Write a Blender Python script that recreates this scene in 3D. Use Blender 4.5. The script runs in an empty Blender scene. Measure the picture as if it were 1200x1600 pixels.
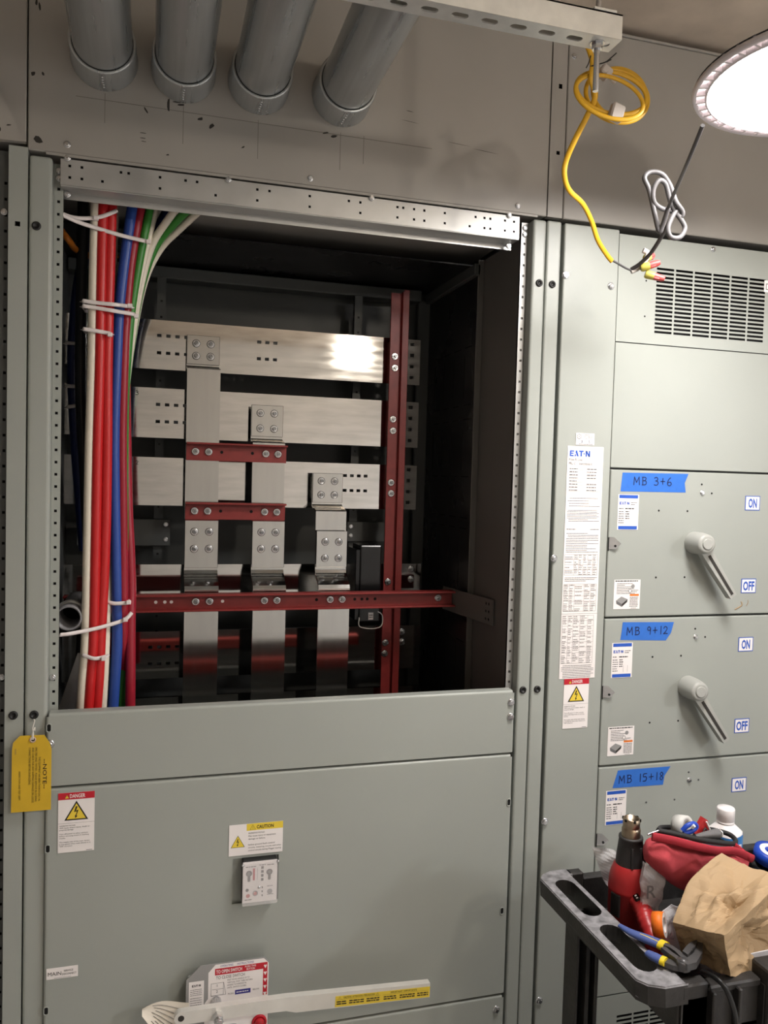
import bpy, bmesh, math, random
from mathutils import Vector, Matrix, noise
random.seed(7)
S = bpy.context.scene
COL = S.collection

# ------------------------------------------------------------------ camera
CAM = Vector((0.0, -1.77, 1.655)); FPX = 1255.2
def _axes():
    y, p, r = 0.281097930, 0.0439540179, 0.0282047565
    B = Matrix(((1, 0, 0), (0, 0, -1), (0, 1, 0)))
    Ry = Matrix(((math.cos(y), 0, -math.sin(y)), (0, 1, 0), (math.sin(y), 0, math.cos(y))))
    Rx = Matrix(((1, 0, 0), (0, math.cos(p), -math.sin(p)), (0, math.sin(p), math.cos(p))))
    Rz = Matrix(((math.cos(r), -math.sin(r), 0), (math.sin(r), math.cos(r), 0), (0, 0, 1)))
    return Rz @ Rx @ Ry @ B
MC = _axes()
cd = bpy.data.cameras.new('camera'); cam = bpy.data.objects.new('camera', cd); COL.objects.link(cam)
cd.sensor_fit = 'VERTICAL'; cd.sensor_height = 36.0; cd.sensor_width = 27.0
cd.lens = FPX / 1600 * 36.0; cd.clip_start = 0.02
rm = Matrix((MC[0], -MC[1], -MC[2])).transposed()
cam.matrix_world = Matrix.Translation(CAM) @ rm.to_4x4()
S.camera = cam

def ray(x, y):
    return MC.transposed() @ Vector(((x - 600) / FPX, (y - 800) / FPX, 1.0))
def P(x, y, Y=0.0):
    d = ray(x, y); return CAM + d * ((Y - CAM.y) / d.y)
def PZ(x, y, Z):
    d = ray(x, y); return CAM + d * ((Z - CAM.z) / d.z)

# ------------------------------------------------------------------ light levels
LAMP_POWER = 60.0        # radiance of the LED diffuser
BULB_POWER = 175.0       # the warm bare bulb behind the camera
FILL_LAMP_POWER = 165.0     # radiance of the unseen lamp added behind the camera for fill
w = bpy.data.worlds.new('world'); S.world = w; w.use_nodes = True
w.node_tree.nodes['Background'].inputs[0].default_value = (0.9, 0.93, 1.0, 1)
w.node_tree.nodes['Background'].inputs[1].default_value = 0.02
S.view_settings.view_transform = 'Standard'; S.view_settings.look = 'None'
S.view_settings.gamma = 1.0; S.view_settings.use_curve_mapping = False
S.view_settings.exposure = 0.12

# ------------------------------------------------------------------ materials
def lin(c):
    return tuple(((v / 255) / 12.92 if v / 255 <= 0.04045 else ((v / 255 + 0.055) / 1.055) ** 2.4) for v in c)
MATS = {}
def mat(name, rgb, rough=0.5, metal=0.0, nz=None, bump=0.0, bscale=200.0, trans=0.0, alpha=1.0, emit=0.0, stretch=(1, 1, 1), rvar=0.0, spec=0.5, ior=1.45):
    m = bpy.data.materials.new(name); m.use_nodes = True
    nt = m.node_tree; b = nt.nodes['Principled BSDF']; L = nt.links
    c = lin(rgb)
    b.inputs['Base Color'].default_value = (*c, 1)
    b.inputs['Roughness'].default_value = rough
    b.inputs['Metallic'].default_value = metal
    b.inputs['Specular IOR Level'].default_value = spec
    b.inputs['IOR'].default_value = ior
    if trans: b.inputs['Transmission Weight'].default_value = trans
    if alpha < 1: b.inputs['Alpha'].default_value = alpha
    if emit:
        b.inputs['Emission Color'].default_value = (*c, 1); b.inputs['Emission Strength'].default_value = emit
    if nz or bump or rvar:
        tc = nt.nodes.new('ShaderNodeTexCoord'); mp = nt.nodes.new('ShaderNodeMapping')
        mp.inputs['Scale'].default_value = stretch
        L.new(tc.outputs['Object'], mp.inputs['Vector'])
        if nz:
            scale, amt, detail = nz
            n = nt.nodes.new('ShaderNodeTexNoise'); n.inputs['Scale'].default_value = scale; n.inputs['Detail'].default_value = detail
            L.new(mp.outputs[0], n.inputs['Vector'])
            r = nt.nodes.new('ShaderNodeMapRange')
            r.inputs['From Min'].default_value = 0.3; r.inputs['From Max'].default_value = 0.7
            r.inputs['To Min'].default_value = 1 - amt; r.inputs['To Max'].default_value = 1 + amt
            L.new(n.outputs['Fac'], r.inputs['Value'])
            mx = nt.nodes.new('ShaderNodeVectorMath'); mx.operation = 'SCALE'
            mx.inputs[0].default_value = c; L.new(r.outputs[0], mx.inputs['Scale'])
            L.new(mx.outputs[0], b.inputs['Base Color'])
            if rvar:
                r2 = nt.nodes.new('ShaderNodeMapRange')
                r2.inputs['From Min'].default_value = 0.3; r2.inputs['From Max'].default_value = 0.7
                r2.inputs['To Min'].default_value = rough - rvar; r2.inputs['To Max'].default_value = rough + rvar
                L.new(n.outputs['Fac'], r2.inputs['Value']); L.new(r2.outputs[0], b.inputs['Roughness'])
        if bump:
            n2 = nt.nodes.new('ShaderNodeTexNoise'); n2.inputs['Scale'].default_value = bscale; n2.inputs['Detail'].default_value = 2
            L.new(mp.outputs[0], n2.inputs['Vector'])
            bp = nt.nodes.new('ShaderNodeBump'); bp.inputs['Strength'].default_value = bump; bp.inputs['Distance'].default_value = 0.002
            L.new(n2.outputs['Fac'], bp.inputs['Height']); L.new(bp.outputs[0], b.inputs['Normal'])
    MATS[name] = m
    return m
PAINT = mat('gray_enamel', (157, 161, 155), 0.36, nz=(2.5, 0.035, 3), bump=0.06, bscale=700)
PAINTU = mat('gray_enamel_dusty', (158, 154, 148), 0.42, nz=(3.0, 0.07, 4), bump=0.05, bscale=600)
PAINTD = mat('enamel_shaded', (80, 82, 81), 0.4, nz=(3.0, 0.08, 3))  # same gray enamel, darkened in colour to stand for the interior shade
FLANGE = mat('flange_enamel_shaded', (104, 101, 97), 0.4, nz=(3.0, 0.08, 3))  # same enamel, half darkened for the weaker shade near the opening
BARRIER = mat('barrier_black', (34, 32, 33), 0.3, nz=(6, 0.2, 3), rvar=0.06)
SCUFF = mat('scuff_dark', (52, 49, 46), 0.8)
GALV = mat('galvanized_steel', (186, 189, 190), 0.3, 0.75, nz=(20, 0.10, 4), rvar=0.05, stretch=(3, 0.1, 3))
GALVS = mat('galvanized_sheet', (180, 180, 178), 0.38, 0.6, nz=(14, 0.08, 3), rvar=0.06)
STRUTM = mat('strut_zinc', (222, 221, 216), 0.4, 0.4, nz=(30, 0.08, 3))
BUS = mat('plated_aluminum_bus', (206, 205, 203), 0.06, 1.0, nz=(9, 0.11, 5), rvar=0.025, stretch=(1.0, 1, 6))
RISER = mat('plated_aluminum_riser', (192, 192, 190), 0.12, 1.0, nz=(9, 0.04, 5), rvar=0.02, stretch=(5, 1, 0.7))
STEEL = mat('zinc_bolt', (205, 206, 208), 0.26, 1.0)
STEELD = mat('dark_zinc', (120, 121, 122), 0.35, 1.0)
REDF = mat('red_fiberglass', (126, 40, 38), 0.42, nz=(40, 0.1, 4), stretch=(1, 1, 1))
BLACK = mat('black_hole', (10, 10, 10), 0.9)
RUBBER = mat('black_plastic_plug', (28, 28, 28), 0.45)
GLOSSB = mat('black_glossy_plastic', (16, 16, 17), 0.22)
CW = mat('cable_white', (222, 214, 198), 0.38)
CR = mat('cable_red', (188, 32, 34), 0.36)
CC = mat('cable_crimson', (146, 26, 44), 0.36)
CB = mat('cable_blue', (40, 72, 148), 0.36)
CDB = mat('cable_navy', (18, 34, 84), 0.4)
CG = mat('cable_green', (52, 126, 46), 0.36)
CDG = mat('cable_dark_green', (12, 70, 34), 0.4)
CK = mat('cable_black', (18, 18, 19), 0.4)
CO = mat('cable_orange', (190, 110, 30), 0.4)
TIE = mat('nylon_natural', (226, 218, 216), 0.4)
YEL = mat('yellow_cable', (214, 164, 34), 0.42)
CORDG = mat('gray_cord', (84, 82, 83), 0.45)
CORDK = mat('dark_cord', (58, 54, 53), 0.45)
NUTR = mat('connector_red', (186, 72, 70), 0.45)
NUTY = mat('connector_yellow', (196, 184, 86), 0.45)
TAPEW = mat('white_tape', (190, 182, 176), 0.6)
TAPEB = mat('blue_masking_tape', (44, 106, 196), 0.6, nz=(60, 0.05, 3))
INK = mat('marker_ink', (14, 24, 70), 0.6)
INKK = mat('black_ink', (26, 24, 24), 0.6)
INKG = mat('fine_print', (92, 89, 90), 0.6)
WHITE = mat('label_white', (238, 232, 230), 0.45)
LRED = mat('label_red', (190, 26, 44), 0.45)
LYEL = mat('label_yellow', (230, 202, 66), 0.45)
LBLUE = mat('label_blue', (34, 84, 182), 0.45)
LNAVY = mat('label_navy', (58, 56, 140), 0.45)
LORG = mat('label_orange', (226, 118, 34), 0.45)
LGRY = mat('label_gray', (148, 147, 146), 0.45)
TAGY = mat('tag_yellow_card', (214, 176, 44), 0.6, nz=(12, 0.1, 4))
STRING = mat('cotton_string', (222, 218, 210), 0.8)
CONC = mat('concrete', (206, 192, 176), 0.85, nz=(5, 0.22, 6), bump=0.4, bscale=25)
FLOORM = mat('concrete_floor', (186, 184, 180), 0.7, nz=(3, 0.15, 6))
WALLM = mat('wall_paint', (224, 222, 219), 0.8, nz=(2, 0.04, 3))
LENS = mat('led_diffuser', (255, 250, 246), 0.4, emit=LAMP_POWER)
LENSF = mat('led_diffuser_fill', (248, 250, 255), 0.4, emit=FILL_LAMP_POWER)
BULB = mat('warm_bulb', (255, 242, 224), .3, emit=BULB_POWER)
LAMPW = mat('lamp_housing', (214, 206, 208), 0.5)
CARTM = mat('cart_plastic', (44, 42, 41), 0.5, nz=(30, 0.35, 5), bump=0.25, bscale=160)
CARTW = mat('cart_plastic_worn', (128, 127, 130), 0.6, nz=(55, 0.5, 8), bump=0.3, bscale=120)
GUNR = mat('heat_gun_red', (176, 42, 44), 0.38)
GUNK = mat('heat_gun_black', (54, 52, 52), 0.5, nz=(40, 0.2, 4))
NOZZ = mat('heat_gun_nozzle', (168, 152, 132), 0.32, 1.0, nz=(8, 0.25, 3))
CANVAS = mat('red_canvas', (182, 66, 74), 0.85, nz=(8, 0.08, 4), bump=0.25, bscale=700)
CANVD = mat('red_canvas_band', (160, 36, 50), 0.8, bump=0.2, bscale=700)
ZIP = mat('zipper_black', (34, 33, 34), 0.6)
PAPER = mat('brown_kraft_paper', (172, 146, 112), 0.7, nz=(7, 0.08, 5))
CLEARW = mat('milky_plastic', (232, 230, 234), 0.35, trans=0.12, alpha=1.0)
FILM = mat('clear_film', (240, 240, 242), 0.12, alpha=0.4)
ORNG = mat('orange_tape', (236, 116, 26), 0.5)
PLB = mat('plier_blue', (74, 92, 150), 0.45)
PLY = mat('plier_yellow', (226, 200, 40), 0.45)
PLG = mat('plier_steel', (92, 91, 92), 0.36, 0.45)
BOTW = mat('bottle_white', (236, 232, 232), 0.35)
BOTB = mat('bottle_blue', (58, 132, 200), 0.4)
BLUEP = mat('blue_plastic', (30, 70, 180), 0.4)
GRYP = mat('gray_tool', (104, 103, 104), 0.45)
ALU = mat('aluminum_lever', (226, 223, 217), 0.36, 0.35, nz=(16, 0.06, 4))
REDB = mat('red_button', (196, 38, 48), 0.35)
CLEARC = mat('clear_cover', (240, 236, 236), 0.08, alpha=0.22)
RUST = mat('tan_stain', (160, 140, 112), 0.6)
HANDLE = mat('handle_gray', (166, 167, 162), 0.4)
BEIGE = mat('paper_sheet', (226, 218, 204), 0.7)

# ------------------------------------------------------------------ mesh builder
class MB:
    def __init__(s): s.v = []; s.f = []; s.mi = []; s.sm = []; s.mats = []
    def idx(s, m):
        if m not in s.mats: s.mats.append(m)
        return s.mats.index(m)
    def add(s, vs, fs, m, smooth=False):
        o = len(s.v); i = s.idx(m)
        s.v.extend(Vector(v) for v in vs)
        for f in fs:
            s.f.append(tuple(k + o for k in f)); s.mi.append(i); s.sm.append(smooth)
        return s
    def box(s, x0, x1, y0, y1, z0, z1, m, bev=0.0, seg=2, M=None):
        bm = bmesh.new(); bmesh.ops.create_cube(bm, size=1.0)
        for v in bm.verts:
            v.co = Vector(((x0 + x1) / 2 + v.co.x * (x1 - x0), (y0 + y1) / 2 + v.co.y * (y1 - y0), (z0 + z1) / 2 + v.co.z * (z1 - z0)))
        if bev > 0: bmesh.ops.bevel(bm, geom=bm.edges[:], offset=bev, segments=seg, affect='EDGES', profile=0.5)
        bm.verts.index_update()
        vs = [(M @ v.co if M else v.co.copy()) for v in bm.verts]; fs = [[v.index for v in f.verts] for f in bm.faces]
        bm.free(); return s.add(vs, fs, m, False)
    def rings(s, rings, m, smooth=True, caps=True, closed=False):
        n = len(rings[0]); vs = [p for r in rings for p in r]; fs = []
        K = len(rings)
        for k in range(K if closed else K - 1):
            a, b = k * n, ((k + 1) % K) * n
            for i in range(n):
                j = (i + 1) % n; fs.append((a + i, a + j, b + j, b + i))
        s.add(vs, fs, m, smooth)
        if caps and not closed:
            s.add(rings[0], [tuple(range(n))[::-1]], m); s.add(rings[-1], [tuple(range(n))], m)
        return s
    def tube(s, pts, r, m, n=10, closed=False, flat=1.0, up=None, caps=True, smooth=True):
        pts = [Vector(p) for p in pts]; K = len(pts); rs = []
        prev = None
        for k in range(K):
            a = pts[(k - 1) % K] if (closed or k > 0) else pts[k]
            b = pts[(k + 1) % K] if (closed or k < K - 1) else pts[k]
            t = (b - a)
            t = t.normalized() if t.length > 1e-9 else Vector((0, 0, 1))
            if up is not None: u = Vector(up) - t * Vector(up).dot(t)
            elif prev is None:
                u = Vector((0, 1, 0)) if abs(t.y) < 0.9 else Vector((1, 0, 0)); u = u - t * u.dot(t)
            else: u = prev - t * prev.dot(t)
            if u.length < 1e-6: u = t.orthogonal()
            u.normalize(); prev = u; w_ = t.cross(u)
            rr = r[k] if isinstance(r, (list, tuple)) else r
            rs.append([pts[k] + u * (math.cos(2 * math.pi * i / n) * rr * flat) + w_ * (math.sin(2 * math.pi * i / n) * rr) for i in range(n)])
        return s.rings(rs, m, smooth, caps, closed)
    def lathe(s, prof, m, origin, axis=(0, 0, 1), n=32, smooth=True, caps=True):
        ax = Vector(axis).normalized(); u = ax.orthogonal().normalized(); v = ax.cross(u); o = Vector(origin)
        rs = [[o + ax * h + (u * math.cos(2 * math.pi * i / n) + v * math.sin(2 * math.pi * i / n)) * r for i in range(n)] for r, h in prof]
        return s.rings(rs, m, smooth, caps)
    def cyl(s, p0, p1, r, m, n=20, smooth=True):
        p0, p1 = Vector(p0), Vector(p1); d = p1 - p0
        return s.lathe([(r, 0), (r, d.length)], m, p0, d, n, smooth)
    def hexa(s, p0, p1, r, m): return s.cyl(p0, p1, r, m, 6, False)
    def prism(s, poly, o, u, v, d, m, smooth=False):
        """polygon in the plane (o; u, v), extruded by the vector d"""
        o, u, v, d = Vector(o), Vector(u), Vector(v), Vector(d)
        a = [o + u * p[0] + v * p[1] for p in poly]; b = [p + d for p in a]; n = len(a)
        fs = [tuple(range(n))[::-1], tuple(range(n, 2 * n))] + [(i, (i + 1) % n, n + (i + 1) % n, n + i) for i in range(n)]
        return s.add(a + b, fs, m, smooth)
    def sheet_holes(s, x0, x1, z0, z1, y0, y1, holes, m, n=12, inner=None):
        """plate in X-Z with thickness y0..y1; holes = (cx, cz, w, h, round) cut right through on a grid of cells"""
        hs = [(h[0] - h[2] / 2, h[0] + h[2] / 2, h[1] - h[3] / 2, h[1] + h[3] / 2) for h in holes]
        xs = sorted({x0, x1} | {round(a, 5) for h in hs for a in h[:2] if x0 < a < x1})
        zs = sorted({z0, z1} | {round(a, 5) for h in hs for a in h[2:] if z0 < a < z1})
        inner = inner or m
        def inside(cx, cz): return any(h[0] < cx < h[1] and h[2] < cz < h[3] for h in hs)
        nx, nz_ = len(xs) - 1, len(zs) - 1
        g = [[not inside((xs[i] + xs[i + 1]) / 2, (zs[j] + zs[j + 1]) / 2) for j in range(nz_)] for i in range(nx)]
        for i in range(nx):
            for j in range(nz_):
                if not g[i][j]: continue
                a, b, c, d = xs[i], xs[i + 1], zs[j], zs[j + 1]
                s.add([(a, y0, c), (b, y0, c), (b, y0, d), (a, y0, d)], [(0, 1, 2, 3)], m)
                s.add([(a, y1, c), (b, y1, c), (b, y1, d), (a, y1, d)], [(3, 2, 1, 0)], m)
                for (di, dj, e) in ((-1, 0, ((a, c), (a, d))), (1, 0, ((b, d), (b, c))), (0, -1, ((b, c), (a, c))), (0, 1, ((a, d), (b, d)))):
                    ii, jj = i + di, j + dj
                    if 0 <= ii < nx and 0 <= jj < nz_ and g[ii][jj]: continue
                    (xa, za), (xb, zb) = e
                    edge = not (0 <= ii < nx and 0 <= jj < nz_)
                    s.add([(xa, y0, za), (xb, y0, zb), (xb, y1, zb), (xa, y1, za)], [(3, 2, 1, 0)], m if edge else inner)
        return s
    def build(s, name, parent=None):
        me = bpy.data.meshes.new(name)
        off = base_of(parent)
        me.from_pydata([v - off for v in s.v], [], s.f)
        for m in s.mats: me.materials.append(m)
        me.polygons.foreach_set('material_index', s.mi); me.polygons.foreach_set('use_smooth', s.sm)
        me.update()
        o = bpy.data.objects.new(name, me); COL.objects.link(o)
        if parent is not None: o.parent = parent
        return o
def base_of(o):
    v = Vector((0, 0, 0))
    while o is not None: v += o.location; o = o.parent
    return v
def tag(o, label=None, cat=None, group=None, kind=None):
    if label: o['label'] = label
    if cat: o['category'] = cat
    if group: o['group'] = group
    if kind: o['kind'] = kind
    return o
def thing(name, loc, label, cat, group=None):
    o = bpy.data.objects.new(name, None); COL.objects.link(o); o.location = Vector(loc); o.empty_display_size = 0.05
    return tag(o, label, cat, group)
def solo(name, mb, label, cat, group=None):
    """a thing that is one mesh: origin at its own lowest middle"""
    lo = Vector((min(v.x for v in mb.v), min(v.y for v in mb.v), min(v.z for v in mb.v))); hi = Vector((max(v.x for v in mb.v), max(v.y for v in mb.v), max(v.z for v in mb.v)))
    b = Vector(((lo.x + hi.x) / 2, (lo.y + hi.y) / 2, lo.z))
    mb.v = [v - b for v in mb.v]
    o = mb.build(name); o.location = b
    return tag(o, label, cat, group)
def inst(name, src, parent, loc):
    """another copy of a small part, sharing its mesh"""
    o = bpy.data.objects.new(name, src); COL.objects.link(o); o.parent = parent; o.location = Vector(loc) - base_of(parent)
    return o
def cat_rom(pts, k=8, closed=False):
    pts = [Vector(p) for p in pts]; n = len(pts); out = []
    for i in range(n if closed else n - 1):
        p1, p2 = pts[i], pts[(i + 1) % n]
        p0 = pts[(i - 1) % n] if (closed or i > 0) else p1 * 2 - p2
        p3 = pts[(i + 2) % n] if (closed or i < n - 2) else p2 * 2 - p1
        for j in range(k):
            t = j / k
            out.append(0.5 * ((2 * p1) + (p2 - p0) * t + (2 * p0 - 5 * p1 + 4 * p2 - p3) * t * t + (3 * p1 - p0 - 3 * p2 + p3) * t ** 3))
    if not closed: out.append(pts[-1])
    return out

# ------------------------------------------------------------------ lettering and printed art
_TX = {}
def glyphs(txt, bold=0.0):
    key = (txt, bold)
    if key not in _TX:
        c = bpy.data.curves.new('t', 'FONT'); c.body = txt; c.size = 1.0; c.resolution_u = 2; c.offset = bold
        o = bpy.data.objects.new('t', c); COL.objects.link(o)
        bpy.context.view_layer.update()
        me = bpy.data.meshes.new_from_object(o.evaluated_get(bpy.context.evaluated_depsgraph_get()))
        vs = [v.co.copy() for v in me.vertices]; fs = [tuple(p.vertices) for p in me.polygons]
        bpy.data.objects.remove(o); bpy.data.curves.remove(c); bpy.data.meshes.remove(me)
        _TX[key] = (vs, fs)
    return _TX[key]
class Art(MB):
    """flat printed piece: u to the right, v up, laid on the plane through o; each layer stands a hair prouder"""
    def __init__(s, o, w=0, h=0, base=None, u=(1, 0, 0), v=(0, 0, 1), th=0.0006):
        super().__init__(); s.o = Vector(o); s.u = Vector(u).normalized(); s.w_ = Vector(v).normalized(); s.n = s.u.cross(s.w_).normalized(); s.th = th
        if base: s.slab(((0, 0), (w, 0), (w, h), (0, h)), base)
    def at(s, a, b, k=0.0): return s.o + s.u * a + s.w_ * b + s.n * k
    def slab(s, poly, m):
        n = len(poly); a = [s.at(*p, 0) for p in poly]; b = [s.at(*p, s.th) for p in poly]
        return s.add(a + b, [tuple(range(n))[::-1], tuple(range(n, 2 * n))] + [(i, (i + 1) % n, n + (i + 1) % n, n + i) for i in range(n)], m)
    def poly(s, pts, m, k=1): return s.add([s.at(*p, s.th + 0.0002 * k) for p in pts], [tuple(range(len(pts)))], m)
    def rect(s, a0, a1, b0, b1, m, k=1): return s.poly(((a0, b0), (a1, b0), (a1, b1), (a0, b1)), m, k)
    def frame(s, a0, a1, b0, b1, t, m, k=1):
        s.rect(a0, a1, b0, b0 + t, m, k); s.rect(a0, a1, b1 - t, b1, m, k); s.rect(a0, a0 + t, b0 + t, b1 - t, m, k); s.rect(a1 - t, a1, b0 + t, b1 - t, m, k); return s
    def text(s, txt, a, b, h, m, width=None, align='l', bold=0.0, k=2, rot=0):
        vs, fs = glyphs(txt, bold)
        if not vs: return s
        x0 = min(v.x for v in vs); x1 = max(v.x for v in vs); sy = h / 0.7; sx = sy
        if width: sx = width / max(1e-6, x1 - x0)
        W = (x1 - x0) * sx; off = {'l': 0, 'c': -W / 2, 'r': -W}[align]
        c, sn = math.cos(rot), math.sin(rot); out = []
        for v in vs:
            p, q = (v.x - x0) * sx + off, v.y * sy
            out.append(s.at(a + p * c - q * sn, b + p * sn + q * c, s.th + 0.0002 * k))
        return s.add(out, fs, m)
    def lines(s, a0, a1, b, h, m, k=2):
        """a row of word-like dashes standing for print too fine to read"""
        x = a0
        while x < a1 - h * 0.6:
            l = min(a1 - x, h * random.uniform(1.2, 4.2)); s.rect(x, x + l, b, b + h, m, k); x += l + h * 0.55
        return s
    def stroke(s, pts, t, m, k=2):
        for i in range(len(pts) - 1):
            p, q = Vector(pts[i]), Vector(pts[i + 1]); d = q - p
            if d.length < 1e-9: continue
            d.normalize(); nn = Vector((-d.y, d.x)) * t / 2; e = d * t * 0.35
            s.poly((tuple(p - nn - e), tuple(q - nn + e), tuple(q + nn + e), tuple(p + nn - e)), m, k + 0.02 * i)
        return s
    def disc(s, a, b, r, m, k=1, n=24, ry=None):
        return s.poly([(a + r * math.cos(2 * math.pi * i / n), b + (ry or r) * math.sin(2 * math.pi * i / n)) for i in range(n)], m, k)
    def warn_tri(s, a, b, wd, k=1, border=0.1, bolt=True):
        h = wd * 0.87
        def tri(sc):
            cx, cy = a, b + h / 3
            return [(cx + (p[0] - cx) * sc, cy + (p[1] - cy) * sc) for p in ((a - wd / 2, b), (a + wd / 2, b), (a, b + h))]
        s.poly(tri(1), INKK, k); s.poly(tri(1 - 2 * border), LYEL, k + 1)
        if bolt:
            q = lambda x, y: (a + x * wd, b + y * wd)
            s.poly([q(-.02, .62), q(.05, .62), q(-.01, .44), q(-.10, .36)], INKK, k + 2)
            s.poly([q(-.10, .36), q(-.01, .43), q(.09, .46), q(.07, .41), q(-.02, .38)], INKK, k + 2)
            s.poly([q(.09, .46), q(.0, .2), q(-.04, .2), q(.03, .42)], INKK, k + 2)
            s.poly([q(-.06, .22), q(-.04, .08), q(.05, .19)], INKK, k + 2)
        else:
            s.rect(a - wd * .03, a + wd * .03, b + wd * .28, b + wd * .55, INKK, k + 2); s.rect(a - wd * .03, a + wd * .03, b + wd * .14, b + wd * .21, INKK, k + 2)
        return s
    def maker(s, a, b, h, m, k=2):
        """the maker's wordmark: E, a notched A, T, a dot and N"""
        q = lambda x, y: (a + x * h, b + y * h)
        def pl(*p): s.poly([q(*t) for t in p], m, k)
        pl((0, 0), (.28, 0), (.28, 1), (0, 1)); pl((.28, .0), (.75, 0), (.75, .22), (.28, .22)); pl((.28, .4), (.7, .4), (.7, .6), (.28, .6)); pl((.28, .78), (.8, .78), (.8, 1), (.28, 1))
        pl((.88, .0), (1.12, 0), (1.20, .24), (1.02, .46)); pl((1.38, 0), (1.70, 0), (1.36, 1), (1.10, 1), (1.08, .62), (1.16, .56))
        pl((1.75, .76), (2.6, .76), (2.6, 1), (1.75, 1)); pl((2.02, 0), (2.32, 0), (2.32, .76), (2.02, .76))
        s.disc(a + 2.72 * h, b + .48 * h, .13 * h, m, k)
        pl((3.0, 0), (3.26, 0), (3.26, 1), (3.0, 1)); pl((3.0, 1), (3.26, 1), (3.85, 0), (3.58, 0)); pl((3.6, 0), (3.86, 0), (3.86, 1), (3.6, 1))
        return s
HAND = {
 'M': [[(0, 0), (.06, .98), (.38, .3), (.72, 1), (.8, 0)]],
 'B': [[(.1, .02), (.08, .98)], [(.02, .98), (.45, .95), (.55, .78), (.4, .58), (.12, .53)], [(.12, .53), (.5, .5), (.62, .28), (.48, .05), (.0, .0)]],
 '3': [[(.05, .9), (.3, 1), (.52, .85), (.45, .62), (.2, .55)], [(.2, .55), (.5, .48), (.6, .25), (.4, .03), (.02, .05)]],
 '+': [[(.3, .15), (.3, .9)], [(.0, .5), (.6, .52)]],
 '6': [[(.45, 1), (.18, .75), (.03, .35), (.12, .06), (.4, .0), (.58, .22), (.45, .44), (.15, .4), (.05, .25)]],
 '9': [[(.5, .8), (.3, .98), (.08, .82), (.15, .55), (.42, .55), (.52, .82), (.46, .0)]],
 '1': [[(.2, 1), (.18, 0)]],
 '2': [[(.03, .72), (.2, .95), (.48, .85), (.5, .6), (.25, .25), (.02, .03), (.3, .08), (.6, .05)]],
 '5': [[(.55, .98), (.12, .95), (.08, .58), (.4, .6), (.55, .35), (.4, .05), (.03, .02)]],
 '8': [[(.5, .8), (.3, 1), (.1, .8), (.25, .55), (.5, .28), (.35, .0), (.1, .15), (.18, .42), (.45, .62), (.5, .8)]],
}
def handwrite(art, txt, a, b, h, m, adv=0.82, t=0.0022, slope=0.0):
    x = a
    for ch in txt:
        if ch == ' ': x += h * 0.75; continue
        for st in HAND[ch]:
            pts = cat_rom([Vector((p[0], p[1], 0)) for p in st], 5) if len(st) > 3 and ch != 'M' else [Vector((p[0], p[1], 0)) for p in st]
            art.stroke([(x + p.x * h, b + (x - a) * slope + p.y * h) for p in pts], t, m)
        x += h * (max(p[0] for st in HAND[ch] for p in st) + adv - 0.45)

# ------------------------------------------------------------------ small hardware shared by many parts
def hex_bolt_mesh(name, r, m=STEEL, washer=True, stud=False, h=None):
    b = MB(); h = h or r * 0.6
    y = 0
    if washer: b.lathe([(r * 1.35, 0), (r * 1.35, r * .12), (r * 1.1, r * .22)], m, (0, 0, 0), (0, -1, 0), 20); y = r * .2
    b.hexa((0, -y, 0), (0, -y - h, 0), r, m)
    b.lathe([(r * .8, 0), (r * .62, r * .12)], m, (0, -y - h, 0), (0, -1, 0), 16)
    if stud: b.cyl((0, -y, 0), (0, -y - h - r * .8, 0), r * .5, STEELD, 12)
    o = b.build(name); me = o.data; bpy.data.objects.remove(o); return me
M_SCREW = hex_bolt_mesh('screw', 0.0052, m=STEEL)
M_BUSBOLT = hex_bolt_mesh('bolt', 0.0078, washer=True, stud=True)
M_COVERBOLT = hex_bolt_mesh('bolt', 0.0068)
def plug_mesh():
    b = MB(); b.lathe([(.0088, 0), (.0088, .0025), (.0072, .004), (.0048, .004), (.0042, .001), (0.0001, .001)], RUBBER, (0, 0, 0), (0, -1, 0), 20, caps=False)
    o = b.build('plug'); me = o.data; bpy.data.objects.remove(o); return me
M_PLUG = plug_mesh()

# ================================================================== THE ROOM
def struct(name, mb): return tag(mb.build(name), kind='structure')
RX0, RX1, RY0, RY1, CEIL = -2.2, 3.4, -4.2, 1.05, 2.762
struct('floor', MB().box(RX0 - .1, RX1 + .1, RY0 - .1, RY1 + .1, -0.1, 0.0, FLOORM))
struct('ceiling', MB().box(RX0 - .1, RX1 + .1, RY0 - .1, RY1 + .1, CEIL, CEIL + .15, CONC))
struct('wall_back', MB().box(RX0, RX1, RY1, RY1 + .1, 0, CEIL, WALLM))
struct('wall_front', MB().box(RX0, RX1, RY0 - .1, RY0, 0, CEIL, WALLM))
struct('wall_left', MB().box(RX0 - .1, RX0, RY0, RY1, 0, CEIL, WALLM))
struct('wall_right', MB().box(RX1, RX1 + .1, RY0, RY1, 0, CEIL, WALLM))

# ================================================================== CENTRE CABINET (open incoming section)
ZT = 2.281; ZB = 0.02; BACK = 0.72
cab = thing('switchboard_cabinet', (0.32, 0.35, 0.0), 'gray switchboard cabinet with its upper cover off, bus bars and cables showing inside', 'electrical cabinet')
MB().box(-.2465, -.2035, 0.0, 0.05, ZB, ZT - .003, PAINT, .006, 3).build('post', cab)
MB().box(.8615, .8962, 0.0, 0.05, ZB, ZT - .003, PAINT, .006, 3).build('post', cab)
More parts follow.
